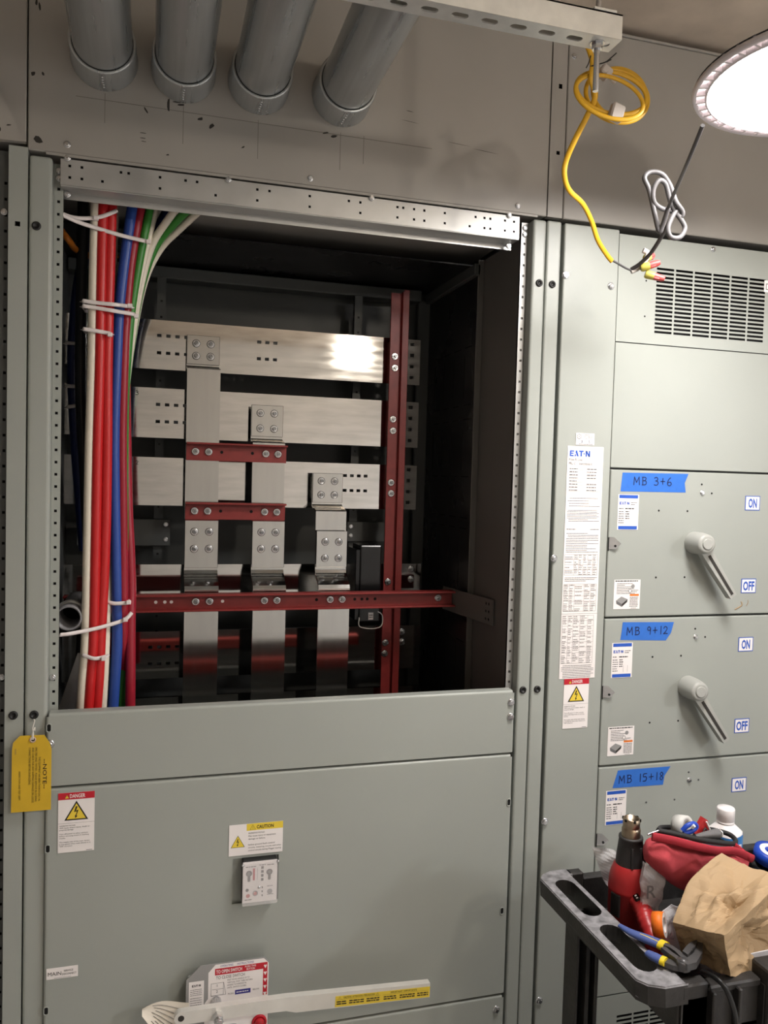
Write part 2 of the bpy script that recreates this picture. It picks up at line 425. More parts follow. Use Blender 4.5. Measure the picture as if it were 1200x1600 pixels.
# perforated strips beside the opening
for (xa, xb) in ((-.2030, -.1850), (.8440, .8610)):
    holes = [((xa + xb) / 2, z, .0055, .0055, 1) for z in [1.158 + .0254 * 1.0 * k for k in range(43)]]
    b = MB(); b.sheet_holes(xa, xb, 1.12, ZT - .006, .028, .030, holes, GALVS if xa > 0 else PAINT, inner=BLACK)
    b.box(xa + (.0 if xa < 0 else .0), xb, .0345, .036, 1.12, ZT - .006, BLACK)
    b.build('perforated_strip', cab)
for x, z in ((-.194, 2.262), (-.194, 2.247), (.8525, 2.262), (.8525, 2.247)): inst('bolt', M_SCREW, cab, (x, .028, z))
inst('bolt', M_SCREW, cab, (-.197, .028, 1.213))
# perforated header channel
hz_ = []
for px, py in ((109, 258), (128, 261), (109, 273), (128, 276), (189, 270), (201, 280), (160, 282), (250, 280), (250, 293), (290, 282), (308, 285), (337, 303), (402, 299), (402, 312), (421, 302), (484, 308), (484, 321), (545, 318), (563, 318), (563, 331), (621, 325), (621, 338), (630, 328), (647, 329), (647, 342), (663, 331), (663, 344), (695, 335), (695, 348), (734, 348), (743, 342), (757, 343), (757, 356), (766, 344), (766, 357), (789, 347), (789, 360), (803, 349), (803, 361)):
    p = P(px, py, 0.004); hz_.append((round(p.x, 4), round(2.266 if (p.z > 2.2525) else 2.243, 4), .0052, .0052, 1))
b = MB(); b.sheet_holes(-.1885, .8265, 2.2275, 2.2775, .004, .006, hz_, GALVS, inner=BLACK)
b.box(-.1885, .8265, .010, .012, 2.2275, 2.2775, BLACK)
b.box(-.1885, .8265, .004, .05, 2.2245, 2.2275, GALVS, .001, 1); b.box(-.1885, .8265, .004, .05, 2.2775, 2.2790, GALVS)
b.box(-.1885, .8265, .048, .05, 2.212, 2.2275, GALVS)
b.build('header_channel', cab)
for x, z in ((-.178, 2.217), (.812, 2.216)): inst('bolt', M_SCREW, cab, (x, .03, z))
# interior shell
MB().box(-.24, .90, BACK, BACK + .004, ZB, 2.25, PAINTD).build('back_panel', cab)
MB().box(-.24, .895, .34, BACK, 2.246, 2.25, BARRIER).build('roof_panel', cab)  # near-black colour carries the shade under the roof
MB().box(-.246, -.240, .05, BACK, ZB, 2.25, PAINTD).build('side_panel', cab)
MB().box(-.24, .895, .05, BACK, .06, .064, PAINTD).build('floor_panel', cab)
b = MB(); b.box(.852, .856, .03, .34, ZB, 2.246, FLANGE); b.box(.835, .852, .27, .275, ZB, 2.246, FLANGE, .001, 1)
b.build('side_panel', cab)
# right barrier with knock-out lines, its frame and the back corner rail
b = MB(); b.box(.838, .842, .275, .675, ZB, 2.215, BARRIER)
GRV = MATS['black_hole']
def kline(y0, y1, z0, z1): b.box(.8372, .8382, y0, y1, z0, z1, GRV)
for z in (2.02, 1.86, 1.82, 1.66, 1.545, 1.515, 1.33, 1.20):
    for (ya, yb) in ((.30, .355), (.39, .44), (.47, .52), (.55, .60)): kline(ya, yb, z, z + .0025)
for y in (.355, .44, .52, .60):
    for (za, zb) in ((1.88, 2.0), (1.68, 1.80), (1.35, 1.50), (1.10, 1.19)): kline(y, y + .002, za, zb)
b.build('barrier_panel', cab)
b = MB(); b.box(.800, .842, .672, .684, ZB, 2.215, PAINTD, .002, 1); b.box(.824, .842, .27, .684, 2.205, 2.235, PAINTD, .002, 1)
b.build('corner_rail', cab)
MB().box(-.235, .80, .64, .70, 2.204, 2.238, PAINTD, .003, 2).build('cross_rail', cab)
for px in (250, 557):
    x = P(px, 620, .62).x; b = MB()
    b.sheet_holes(x - .012, x + .012, 1.05, 2.2, .622, .624, [(x, 1.1 + .045 * k, .006, .006, 1) for k in range(24)], PAINTD, inner=BLACK)
    b.box(x - .012, x + .012, .63, .64, 1.05, 2.2, BARRIER); b.build('back_rail', cab)
for (x0, x1, z0, z1) in ((-.20, .05, 1.44, 1.515), (.57, .72, 1.455, 1.515)):
    q = MB(); q.box(x0, x1, .604, .610, z0, z1, PAINTD, .001, 1); q.box(x0 + .02, x1 - .02, .61, .72, z0 + .02, z1 - .02, PAINTD); br = q.build('back_bracket', cab)
    xb = x1 - .012 if x0 < 0 else x0 + .012
    for z in (z0 + .018, z1 - .014): inst('screw', M_SCREW, br, (xb, .604, z))
# steel arm tying the long red support to the front post
q = MB(); q.sheet_holes(0, .273, 0, .066, 0, .003, [(.02 + .014 * i, .013 + .02 * k, .006, .006, 1) for i in range(2) for k in range(3)], FLANGE, inner=BLACK)
_d = Vector((.812 - .849, .395 - .125, 0)).normalized(); Mx = Matrix(((_d.x, -_d.y, 0, .849), (_d.y, _d.x, 0, .125), (0, 0, 1, 1.279), (0, 0, 0, 1)))
q.v = [Mx @ v for v in q.v]; q.build('support_arm', cab)
MB().box(-.17, .70, .034, .074, 1.066, 1.100, mat('rail_red', (206, 88, 78), .4), .003, 1).build('cover_rail', cab)
# grounding bracket low on the left
q = MB(); q.prism([(0, 0), (.085, 0), (.085, .19), (.06, .19)], (-.22, .18, 1.04), (1, 0, 0), (0, 0, 1), (0, .004, 0), GALVS); q.build('gusset', cab)

# covers
def cover(z0, z1, win=None):
    b = MB(); x0, x1 = -.2045, .853
    if win:
        b.sheet_holes(x0 + .006, x1 - .006, z0, z1 - .006, -.008, -.005, [((win[0] + win[1]) / 2, (win[2] + win[3]) / 2, win[1] - win[0], win[3] - win[2], 0)], PAINT)
    else: b.box(x0 + .006, x1 - .006, -.008, -.005, z0, z1 - .006, PAINT)
    k = 5
    prof = [(-.008 + .006 * (1 - math.cos(a)), .006 * math.sin(a)) for a in [math.pi / 2 * i / k for i in range(k + 1)]]
    # rolled top edge
    rs = [[Vector((x, y, z1 - .006 + z)) for x in (x0 + .006, x1 - .006)] for y, z in prof] + [[Vector((x, .02, z1)) for x in (x0 + .006, x1 - .006)]]
    for i in range(len(rs) - 1): b.add([rs[i][0], rs[i][1], rs[i + 1][1], rs[i + 1][0]], [(0, 1, 2, 3)], PAINT, True)
    for sx, xe in ((1, x1 - .006), (-1, x0 + .006)):
        pr_ = [(xe + sx * .006 * math.sin(a), -.008 + .006 * (1 - math.cos(a))) for a in [math.pi / 2 * i / k for i in range(k + 1)]] + [(xe + sx * .006, .02)]
        for i in range(len(pr_) - 1):
            (xa, ya), (xb, yb) = pr_[i], pr_[i + 1]
            b.add([(xa, ya, z0), (xa, ya, z1 - .006), (xb, yb, z1 - .006), (xb, yb, z0)], [(0, 1, 2, 3) if sx < 0 else (3, 2, 1, 0)], PAINT, True)
    b.box(x0 + .006, x1 - .006, -.006, .02, z0, z0 + .001, PAINT)
    return b
def slot_at(bm_, x, z, w_=.0075, h_=.015):
    n = 8; pts = [((w_ / 2) * math.cos(a), (h_ / 2 - w_ / 2) * (1 if math.sin(a) > 0 else -1) + (w_ / 2) * math.sin(a)) for a in [2 * math.pi * (i + .5) / 16 for i in range(16)]]
    bm_.prism(pts, (x, -.0086, z), (1, 0, 0), (0, 0, 1), (0, .002, 0), BLACK)
    bm_.tube([(x + p[0] * 1.25, -.0085, z + p[1] * 1.15) for p in pts], .0012, PAINT, 6, True)
c1 = cover(.994, 1.146); slot_at(c1, -.1985, 1.117); c1 = tag(c1.build('cover_panel', cab), 'narrow gray cover strip below the opening')
for z in (1.117, 1.082): inst('bolt', M_COVERBOLT, c1, (.843, -.008, z))
inst('bolt', M_COVERBOLT, c1, (-.1965, -.008, 1.083))
c2 = cover(.392, .9885, (.183, .285, .697, .800)); slot_at(c2, -.1985, .862); slot_at(c2, -.1985, .515); slot_at(c2, .846, .87); slot_at(c2, .838, .60)
c2 = tag(c2.build('cover_panel', cab), 'large gray cover carrying danger and caution labels')
MB().box(.175, .293, .0, .003, .68, .81, PAINT).build('recess_plate', c2)
c3 = cover(.03, .386); c3 = c3.build('cover_panel', cab)
inst('bolt', M_COVERBOLT, c3, (.832, -.008, .352))
for x, z in ((-.232, 2.138), (-.228, 1.144), (.881, 2.128), (.877, 1.144)): inst('plug', M_PLUG, cab, (x, 0, z))

# labels stuck on the covers
def danger(x, y, z, w_, h_, parent):
    a = Art((x, y, z), w_, h_, WHITE); t = h_ * .115
    a.rect(0, w_, h_ - t, h_, LRED); a.warn_tri(w_ * .24, h_ - t * .82, w_ * .12, 2, .06, False)
    a.text('DANGER', w_ * .32, h_ - t * .78, t * .55, WHITE, w_ * .42, bold=.015)
    a.warn_tri(w_ * .5, h_ * .535, w_ * .66)
    a.rect(0, w_, h_ * .487, h_ * .49, INKG)
    tx = ('HAZARDOUS VOLTAGE.', 'Will cause severe injury, death or', 'property damage.', '', 'Turn off power to other sections', 'before removing covers or working', 'inside.', '', 'The supply side of the main device', 'is energized when main device is in', '"Off" position.')
    for i, l in enumerate(tx):
        if l: a.text(l, w_ * .04, h_ * (.44 - .034 * i), h_ * .02, INKK, w_ * min(.86, .0245 * len(l)))
    a.rect(w_ * .78, w_ * .95, h_ * .012, h_ * .02, INKG)
    return tag(a.build('warning_label', parent), 'white label with red danger header and yellow shock triangle')
danger(-.179, -.0086, .851, .0715, .127, c2)
a = Art((.1735, -.0086, .8065), .1195, .070, WHITE)
a.rect(.0385, .1195, .0545, .070, LYEL); a.warn_tri(.052, .0565, .013, 2, .06, False); a.text('CAUTION', .0605, .058, .0075, INKK, .038, bold=.02)
a.warn_tri(.0195, .0185, .031, 1, .05)
for i, l in enumerate(('HAZARDOUS VOLTAGE', 'May cause injury or equipment', 'damage or failure.', '', 'Isolate ground fault control', 'circuits, metering circuits and other', 'control circuits during Megger testing.')):
    if l: a.text(l, .0425, .047 - .0065 * i, .0036, INKG, min(.074, .0021 * len(l)))
tag(a.build('caution_label', c2), 'white label with yellow caution header')
a = Art((-.1985, -.0086, .582), .062, .0238, WHITE); a.text('MAIN', .003, .0075, .008, INKK, .026); a.text('SERVICE', .034, .0135, .0042, INKK, .0185); a.text('DISCONNECT', .031, .0065, .0042, INKK, .028)
a.rect(.015, .048, .0018, .0024, INKG); tag(a.build('nameplate', c2), 'small white nameplate reading main service disconnect')

# ================================================================== NEIGHBOUR CABINET (left edge)
lc = thing('switchboard_cabinet', (-.6, .3, 0), 'gray neighbouring cabinet post at the far left edge, with plugged hole and square knock-out', 'electrical cabinet')
b = MB(); b.sheet_holes(-.2840, -.2487, ZB, 2.291, 0, .05, [(-.267, 2.1385, .0095, .0095, 0)], PAINT, inner=BLACK); b.build('post', lc)
b = MB(); b.sheet_holes(-.312, -.2855, ZB, 2.285, .02, .022, [(-.292, .30 + .0315 * k, .0055, .0055, 1) for k in range(62)], PAINTD, inner=BLACK)
b.box(-.312, -.2855, .026, .028, ZB, 2.285, BLACK); b.build('perforated_strip', lc)
MB().box(-1.0, -.312, .02, .6, ZB, 2.285, PAINTD).build('cover_panel', lc)
inst('plug', M_PLUG, lc, (-.2675, 0, 1.145)); inst('bolt', M_SCREW, lc, (-.293, .02, 1.22)); inst('bolt', M_SCREW, lc, (-.295, .02, 2.165))

# ================================================================== PULL BOXES ABOVE
def scuffs(b, lst, y):
    for (x, z, w_, h_, r) in lst:
        n = 7; pts = []
        for i in range(n):
            t = 2 * math.pi * i / n; k = random.uniform(.6, 1.1); p = Vector((w_ / 2 * math.cos(t) * k, h_ / 2 * math.sin(t) * k)); c, s_ = math.cos(r), math.sin(r)
            pts.append((x + p.x * c - p.y * s_, z + p.x * s_ + p.y * c))
        b.add([(p[0], y, p[1]) for p in pts], [tuple(range(n))], SCUFF)
pb = thing('pull_box', (.32, .3, 2.29), 'wide gray pull box over the open cabinet, four conduits entering its scuffed front', 'pull box')
b = MB(); b.box(-.2495, .8945, 0, .6, 2.287, 2.738, PAINTU, .002, 1)
sc = []
for (px, py, w_, h_, r) in ((52, 115, .010, .007, .8), (67, 115, .005, .007, .2), (60, 218, .012, .014, .5), (263, 164, .006, .024, 0), (277, 160, .018, .003, 0), (283, 164, .014, .004, .1), (228, 172, .012, .003, -1), (313, 186, .010, .006, .2), (331, 197, .012, .006, .8), (224, 208, .010, .002, 0), (224, 216, .010, .002, 0), (224, 221, .010, .002, 0), (380, 230, .008, .003, .7), (508, 208, .012, .003, .3), (521, 213, .013, .006, .3), (62, 9, .004, .014, .1), (57, 3, .004, .01, 0), (640, 174, .016, .002, -.1), (640, 190, .05, .0012, -.08), (760, 237, .06, .0012, -.06), (720, 226, .05, .001, -.05), (262, 242, .006, .003, .4)):
    p = P(px, py, 0); sc.append((p.x, p.z, w_ * 1.35, h_ * (1.35 if h_ > .0025 else 1), r))
scuffs(b, sc, -.0004)
PENCIL = mat('pencil_line', (118, 114, 107), .7)
for (xa, za, xb, zb) in ((-.105, 2.418, -.105, 2.36), (.05, 2.418, .05, 2.34), (.206, 2.41, .206, 2.33), (.387, 2.41, .387, 2.33), (.44, 2.41, .44, 2.35), (-.16, 2.405, .6, 2.405)):
    b.box(min(xa, xb) - .0006, max(xa, xb) + .0006, -.0003, .001, min(za, zb) - .0006, max(za, zb) + .0006, PENCIL)
b.build('front_panel', pb)
for px, py in ((105, 226), (105, 246), (357, 280), (485, 279), (581, 311), (809, 322), (796, 340)):
    p = P(px, py, 0); inst('screw', M_SCREW, pb, (p.x, 0 if p.z > 2.289 else .002, max(p.z, 2.279)))
MB().box(-.215, .87, -.002, .001, 2.2815, 2.2865, PAINTU).build('bottom_flange', pb)
pb2 = thing('pull_box', (1.6, .3, 2.29), 'gray pull box over the switch section, behind the coiled yellow cable', 'pull box')
b = MB(); b.sheet_holes(.8968, .9355, 2.287, 2.738, 0, .02, [(P(876, 135).x, P(876, 135).z, .009, .011, 0), (P(872, 239).x, P(872, 239).z, .0085, .0085, 0)], PAINTU, inner=BLACK); b.build('corner_post', pb2)
MB().box(.9385, 2.6, 0, .6, 2.287, 2.738, PAINTU, .002, 1).build('front_panel', pb2)
for px, py in ((897, 88),): inst('screw', M_SCREW, pb2, P(px, py, 0))
MB().box(.8968, 2.6, -.004, .6, 2.738, 2.744, PAINTU, .001, 1).build('top_flange', pb2)
pb3 = thing('pull_box', (-.7, .3, 2.29), 'gray pull box at the upper left corner with a sloped gusset plate', 'pull box')
MB().box(-1.4, -.2525, 0, .6, 2.301, 2.738, PAINTU, .002, 1).build('front_panel', pb3)
g1, g2, g3 = P(-60, 20, -.012), P(39, 221, -.012), P(-60, 212, -.012)
q = MB(); q.add([g1, g2, g3, g1 + Vector((0, .012, 0)), g2 + Vector((0, .012, 0)), g3 + Vector((0, .012, 0))], [(0, 2, 1), (3, 4, 5), (0, 1, 4, 3), (1, 2, 5, 4), (2, 0, 3, 5)], PAINTU)
scuffs(q, [(P(15, 199).x, P(15, 199).z, .012, .003, .2), (P(1, 205).x, P(1, 205).z, .006, .012, 0)], -.0124); q.build('gusset', pb3)

# ================================================================== RIGHT SECTION: side panel, vent cover, switch units
rc = thing('switchboard_cabinet', (1.6, .35, 0), 'gray switch section cabinet with louvered top cover and tall printed data label', 'electrical cabinet')
b = MB(); b.box(.8982, .9362, 0, .05, ZB, 2.279, PAINT, .005, 3); b.build('post', rc)
for z in (2.128, 1.144): inst('plug', M_PLUG, rc, (.9155, 0, z))
sp = MB().box(.9435, 1.0935, -.002, .03, ZB, 2.277, PAINT, .004, 3).build('side_cover', rc)
for x, z in ((.949, 2.153), (1.074, 2.138), (.947, 1.467), (.949, .81), (.952, .352)): inst('bolt', M_COVERBOLT, sp, (x, -.002, z))
vh = []
for c in range(6):
    for r in range(16): vh.append((1.2285 + .0555 * c, 2.194 - .01045 * r, .050, .0058, 0))
b = MB(); b.sheet_holes(1.0945, 2.2, 2.006, 2.268, 0, .002, vh, PAINT, inner=BLACK); b.box(1.19, 1.55, .012, .014, 2.02, 2.22, BLACK)
for x, z in ((1.174, 2.161), (1.174, 2.073)): b.cyl((x, -.0004, z), (x, .001, z), .0022, BLACK, 10)
vc = b.build('vent_cover', rc); inst('screw', M_SCREW, vc, (1.366, 0, 2.258))
a = Art((1.527, -.0003, 2.165), .03, .03, WHITE); a.frame(.005, .02, .006, .022, .002, INKG); a.build('label', vc)
MB().box(1.0945, 2.2, -.001, .02, 1.694, 2.0035, PAINT, .001, 1).build('cover_panel', rc)
MB().box(1.0945, 2.2, .02, .6, ZB, 2.268, PAINTD).build('enclosure', rc)
b = MB(); b.sheet_holes(1.0945, 2.2, .335, .555, -.001, .0, [], PAINT); b.box(1.0945, 2.2, .0, .02, .335, .555, PAINT); b.build('cover_panel', rc)
b = MB(); b.sheet_holes(1.0945, 2.2, .03, .331, -.001, .002, [(1.20 + .05 * c, .272 - .012 * r, .045, .006, 0) for c in range(8) for r in range(4)] , PAINT, inner=BLACK); b.box(1.17, 1.6, .01, .012, .2, .3, BLACK); b.build('vent_cover', rc)
MB().box(1.0945, 1.0965, -.0012, .002, .3, .56, PAINT).build('edge_strip', rc)

# tall data label
LW, LH = .099, .576
a = Art((.9725, -.0026, 1.167), LW, LH, WHITE)
a.maker(.006, LH - .025, .0185 * .78, LBLUE); a.text('Pow-R-Line', .005, LH - .036, .0062, INKK, .036); a.text('PRL-C', .005, LH - .0455, .0062, INKK, .018); a.text('Switchboard', .032, LH - .0455, .0062, INKK, .036)
def rows(a, v0, v1, step, u0=.005, u1=.094, h=.0013, gap=()):
    v = v0; i = 0
    while v > v1:
        a.lines(u0 + random.choice((0, 0, .004)), u1 - random.choice((0, 0, .006, .03)), v, h, INKG); v -= step; i += 1
for i, v in enumerate([LH - .055 - .0075 * k for k in range(8)]):
    a.rect(.005, .046, v - .0035, v - .003, INKG); a.lines(.007, .030, v - .0015, .0022, INKG)
    if i != 4: a.rect(.052, .094, v - .0035, v - .003, INKG); a.lines(.055, .082, v - .0015, .0022, INKG)
rows(a, LH - .128, LH - .152, .0065); rows(a, LH - .158, LH - .186, .0038)
a.lines(.005, .03, LH - .205, .0018, INKG); a.lines(.07, .094, LH - .205, .0018, INKG)
rows(a, LH - .215, LH - .262, .0042)
def table(a, u0, u1, v0, v1, rn, cols):
    a.frame(u0, u1, v0, v1, .0005, INKG)
    for c in cols: a.rect(u0 + (u1 - u0) * c, u0 + (u1 - u0) * c + .0004, v0, v1, INKG)
    st = (v1 - v0) / rn
    cc = [0] + list(cols) + [1]
    for r in range(rn):
        if r % 3 == 0: a.rect(u0, u1, v0 + st * r, v0 + st * r + .0004, INKG)
        for i in range(len(cc) - 1):
            ua, ub = u0 + (u1 - u0) * cc[i] + .0015, u0 + (u1 - u0) * cc[i + 1] - .0012
            if random.random() < .8: a.lines(ua, ua + (ub - ua) * random.uniform(.5, .95), v0 + st * r + st * .3, st * .32, INKG)
table(a, .003, .094, LH - .318, LH - .266, 12, (.28, .42, .56, .7, .85)); rows(a, LH - .325, LH - .336, .004)
table(a, .003, .094, LH - .408, LH - .340, 16, (.17, .33, .62, .82))
a.rect(0, LW, LH - .414, LH - .4134, INKG)
table(a, .003, .090, LH - .538, LH - .418, 27, (.18, .34, .56, .8)); rows(a, LH - .544, LH - .574, .0042)
tag(a.build('data_label', sp), 'tall white data label with blue wordmark and printed tables')
a = Art((.994, -.0026, 1.7462), .0505, .029, WHITE)
a.tube([a.at(.0085 + .0055 * math.cos(t), .0205 + .0055 * math.sin(t), .0006) for t in [2 * math.pi * i / 18 for i in range(18)]], .0006, INKK, 5, True); a.text('UL', .0085, .0185, .0042, INKK, align='c')
for i, l in enumerate(('DEADFRONT', 'SWITCHBOARD', 'SECTION')): a.text(l, .034, .0235 - .0046 * i, .0032, INKG, align='c', width=.0032 * .72 * len(l) + .002)
handwrite(a, '3', .014, .0055, .006, INK, t=.001); a.text('OF', .026, .007, .0032, INKG, align='c'); handwrite(a, '3', .034, .0055, .006, INK, t=.001)
a.lines(.008, .046, .0015, .0014, INKG); a.rect(.048, .0487, .004, .02, INKG)
tag(a.build('listing_label', sp), 'small white certification label above the tall one')
danger(.987, -.0026, 1.0415, .0695, .125, sp)

def unit(z0, z1, tape_txt, tape_poly, tape_at, lbl, has_handle=True, off=True):
    u = thing('switch_unit', (1.5, .01, z1), lbl, 'switch unit', 'fusible switch units stacked in the switch section')
    b = MB(); b.box(1.0945, 1.99, -.004, .02, z1 + .003, z0 - .002, PAINT, .003, 3); fp = None
    for dx, dz in ((1.3605, -.033), (1.392, -.0555), (1.236, -.1025), (1.321, -.1025), (1.236, -.273), (1.321, -.273)): b.cyl((dx, -.0044, z0 + dz), (dx, -.003, z0 + dz), .0026, STEELD if z0 < 1 else BLACK, 10)
    fp = b.build('front_panel', u)
    inst('screw', M_SCREW, fp, (1.363, -.004, z0 - .0545))
    # rating label
    a = Art((1.117, -.0043, z0 - .152), .0595, .0885, WHITE)
    a.rect(.003, .0565, .079, .0875, LBLUE); a.rect(.003, .0565, .001, .0095, LBLUE); a.maker(.0045, .063, .0072, LBLUE); a.lines(.037, .054, .0675, .0016, INKG); a.lines(.037, .049, .063, .0016, INKG)
    a.lines(.003, .016, .052, .0022, INKG); a.lines(.021, .046, .052, .0026, INKK)
    for i in range(6): a.lines(.003, .018, .0445 - .0056 * i, .002, INKG); a.lines(.022, .033, .0445 - .0056 * i, .0022, INKK) if i < 4 else None
    a.rect(.034, .0345, .014, .031, INKG); a.rect(.046, .0465, .014, .031, INKG)
    tag(a.build('rating_label', fp), 'white rating label banded in blue')
    # ON / OFF plates
    for t, dz in (('ON', -.0975), ('OFF', -.3165)):
        if t == 'OFF' and not off: continue
        a = Art((1.4965, -.0043, z0 + dz), .0465, .038, LBLUE); a.rect(.002, .0445, .002, .036, WHITE); a.text(t, .02325, .0075, .023, LBLUE, .027 if t == 'ON' else .036, 'c', bold=.035)
        tag(a.build('position_label', fp), 'white plate with blue border reading ' + t)
    if off:
        a = Art((1.1155, -.0043, z0 - .3525), .0755, .0745, WHITE)
        a.lines(.003, .07, .070, .0024, INKK)
        for i in range(7): a.lines(.008, random.uniform(.03, .07), .064 - .0042 * i, .0014, INKG)
        a.disc(.054, .058, .005, LGRY, 2); a.disc(.046, .046, .005, LGRY, 2); a.disc(.046, .046, .0035, WHITE, 3)
        a.rect(.046, .072, .033, .038, LORG)
        a.poly(((.007, .022), (.022, .032), (.040, .025), (.024, .013)), LGRY, 2); a.poly(((.007, .022), (.024, .013), (.024, .006), (.008, .014)), GRYP, 2); a.poly(((.024, .013), (.040, .025), (.039, .018), (.024, .006)), SCUFF, 2)
        for i in range(7): a.lines(.046, .07, .029 - .0038 * i, .0015, INKG)
        a.lines(.05, .066, .002, .001, INKG)
        tag(a.build('instruction_label', fp), 'white instruction label with line drawing and orange bar')
    # latch tab
    if True:
        q = MB(); zc = z0 - .1885
        q.box(1.0948, 1.0962, -.0048, .0, zc - .017, zc + .017, BLACK)
        q.prism([(0, -.012), (.018, -.012), (.030, .002), (.012, .018), (0, .018)], (1.0955, -.006, zc), (.96, -.28, 0), (0, 0, 1), (0.0003, .0012, 0), STEEL)
        q.cyl((1.1105, -.0118, zc - .004), (1.1105, -.0105, zc - .004), .003, BLACK, 10); q.build('latch_tab', u)
    if has_handle:
        hx, hz2 = 1.344, z0 - .1835
        hb = MB(); hb.lathe([(.0285, 0), (.028, .03), (.0262, .045), (.0242, .056), (.0228, .060), (.0185, .0615)], HANDLE, (hx, -.004, hz2), (-.09, -1, .02), 36); hub = hb.build('handle_hub', u)
        ax = Vector((-.09, -1, .02)).normalized(); tipc = Vector((hx, -.004, hz2)) + ax * .0605
        q = MB(); q.lathe([(.0140, 0), (.0140, .0035), (.0125, .0045)], HANDLE, tipc, ax, 30); q.build('hub_cap', hub)
        # tapered lever: a folded arm running down to the right, open along one side
        c0 = tipc + Vector((.012, .02, -.016)); c1 = Vector((1.434, -.052, z0 - .318)); d = (c1 - c0); Ld = d.length; d.normalize(); s_ = d.cross(ax).normalized()
        q = MB()
        def arm(w0, w1, t0, t1, n0, n1, m):
            rs = []
            for (k, ww, nn) in ((0, w0, n0), (.5, (w0 + w1) / 2, (n0 + n1) / 2), (1, w1, n1)):
                cc = c0 + d * (Ld * k)
                rs.append([cc + s_ * (-ww) + ax * (nn - t0), cc + s_ * ww + ax * (nn - t0), cc + s_ * ww + ax * nn, cc + s_ * (-ww) + ax * nn])
            q.rings(rs, m, False)
        arm(.0150, .0100, .022, .02, .0, .002, HANDLE)
        q.build('handle_lever', u)
        q = MB(); e = c0 + d * (Ld * .12); f_ = c0 + d * (Ld * .95)
        q.add([e - s_ * -.0042 + ax * .0012, e - s_ * .0035 + ax * .0012, f_ - s_ * .0035 + ax * .0026, f_ - s_ * -.0042 + ax * .0026], [(0, 1, 2, 3)], SCUFF); q.add([e - s_ * -.0042 + ax * .0010, e - s_ * .0035 + ax * .0010, f_ - s_ * .0035 + ax * .0024, f_ - s_ * -.0042 + ax * .0024], [(3, 2, 1, 0)], SCUFF); q.build('lever_groove', u)
    # strip of tape
    x0, zb = tape_poly[0]
    t = Art((0, -.0041, 0), th=.0004); t.slab(tape_poly, TAPEB); handwrite(t, tape_txt, *tape_at, INK)
    solo('masking_tape', t, 'blue masking tape strip handwritten ' + tape_txt, 'tape', 'handwritten tape strips on the switch units')
    return u
unit(1.691, 1.316, 'MB 3+6', [(1.123, 1.635), (1.313, 1.636), (1.309, 1.66), (1.319, 1.684), (1.127, 1.682), (1.125, 1.659)], (1.160, 1.6525, .020), 'upper fusible switch unit with gray rotary handle, marked MB 3+6 on blue tape')
unit(1.316, .937, 'MB 9+12', [(1.140, 1.260), (1.273, 1.255), (1.288, 1.275), (1.295, 1.302), (1.145, 1.305), (1.143, 1.282)], (1.158, 1.272, .020), 'middle fusible switch unit with gray rotary handle, marked MB 9+12 on blue tape')
unit(.937, .560, 'MB 15+18', [(1.135, .880), (1.284, .877), (1.287, .900), (1.304, .924), (1.149, .925)], (1.153, .891, .020), 'lowest fusible switch unit behind the tool cart, marked MB 15+18 on blue tape', True, False)
# dried tan smear beside the top OFF plate
o = [x for x in bpy.data.objects if x.name.startswith('switch_unit')][0]
q = MB(); q.tube(cat_rom([(1.480, -.0046, 1.331), (1.493, -.0046, 1.337), (1.502, -.0046, 1.343), (1.499, -.0046, 1.352)], 5), .0022, RUST, 6, flat=.15, up=(0, 1, 0)); q.tube(cat_rom([(1.516, -.0046, 1.340), (1.521, -.0046, 1.349), (1.52, -.0046, 1.356)], 5), .001, RUST, 6, flat=.2, up=(0, 1, 0)); q.build('smear', o)

# ================================================================== BUS BARS
def busbar(z0, z1, y, holes, lbl, x0=-.225, x1=.753):
    b = MB(); b.sheet_holes(x0, x1, z0, z1, y, y + .010, holes, BUS, inner=STEELD)
    return solo('bus_bar', b, lbl, 'bus bar', 'horizontal bus bars across the cabinet')
def hp(lst, y, w_=.0115, h_=.0095, zs=None):
    out = []
    for px, py in lst:
        p = P(px, py, y); out.append((p.x, p.z, w_, h_, 0))
    return out
def grid(x0, dx, n, zs, w_=.0115, h_=.0085): return [(x0 + dx * i, z, w_, h_, 0) for i in range(n) for z in zs]
YB = .500
rz = lambda z0: [(.728, z0 + d, .0125, .0095, 0) for d in (.118 - .0, .086, .053, .021)]
bx = lambda px, py, y=YB: P(px, py, y).x
b1 = busbar(1.9275, 2.0595, YB, grid(bx(249, 524), .0237, 5, (2.018, 1.972)) + grid(bx(405, 538), .0225, 3, (2.020, 1.974)) + rz(1.9275), 'topmost horizontal bus bar, glaring with the lamp reflection')
b2 = busbar(1.743, 1.877, YB, grid(bx(247, 631), .0237, 5, (1.833, 1.787)) + rz(1.743), 'second horizontal bus bar from the top, marked 3 by hand')
b3 = busbar(1.5595, 1.690, YB, grid(bx(539, 749), .0205, 4, (1.655, 1.612)) + rz(1.5595), 'third horizontal bus bar from the top, marked 2 by hand')
b4 = busbar(1.268, 1.398, YB, [], 'horizontal bus bar mostly hidden behind the long red support', x1=.775)
b5 = busbar(1.083, 1.213, YB, grid(bx(235, 1008), .0237, 4, (1.170, 1.124)), 'horizontal bus bar below the long red support, mirroring red', x1=.78)
b6 = busbar(.900, 1.030, YB, [], 'lowest horizontal bus bar just above the cover edge', x1=.78)
for px, py, y in ((642, 889, 0), (642, 905, 0), (628, 987, 0), (628, 1003, 0)):
    p = P(px, py, YB); h = b4 if p.z > 1.25 else b5; inst('bolt', M_BUSBOLT, h, (p.x, YB, p.z))
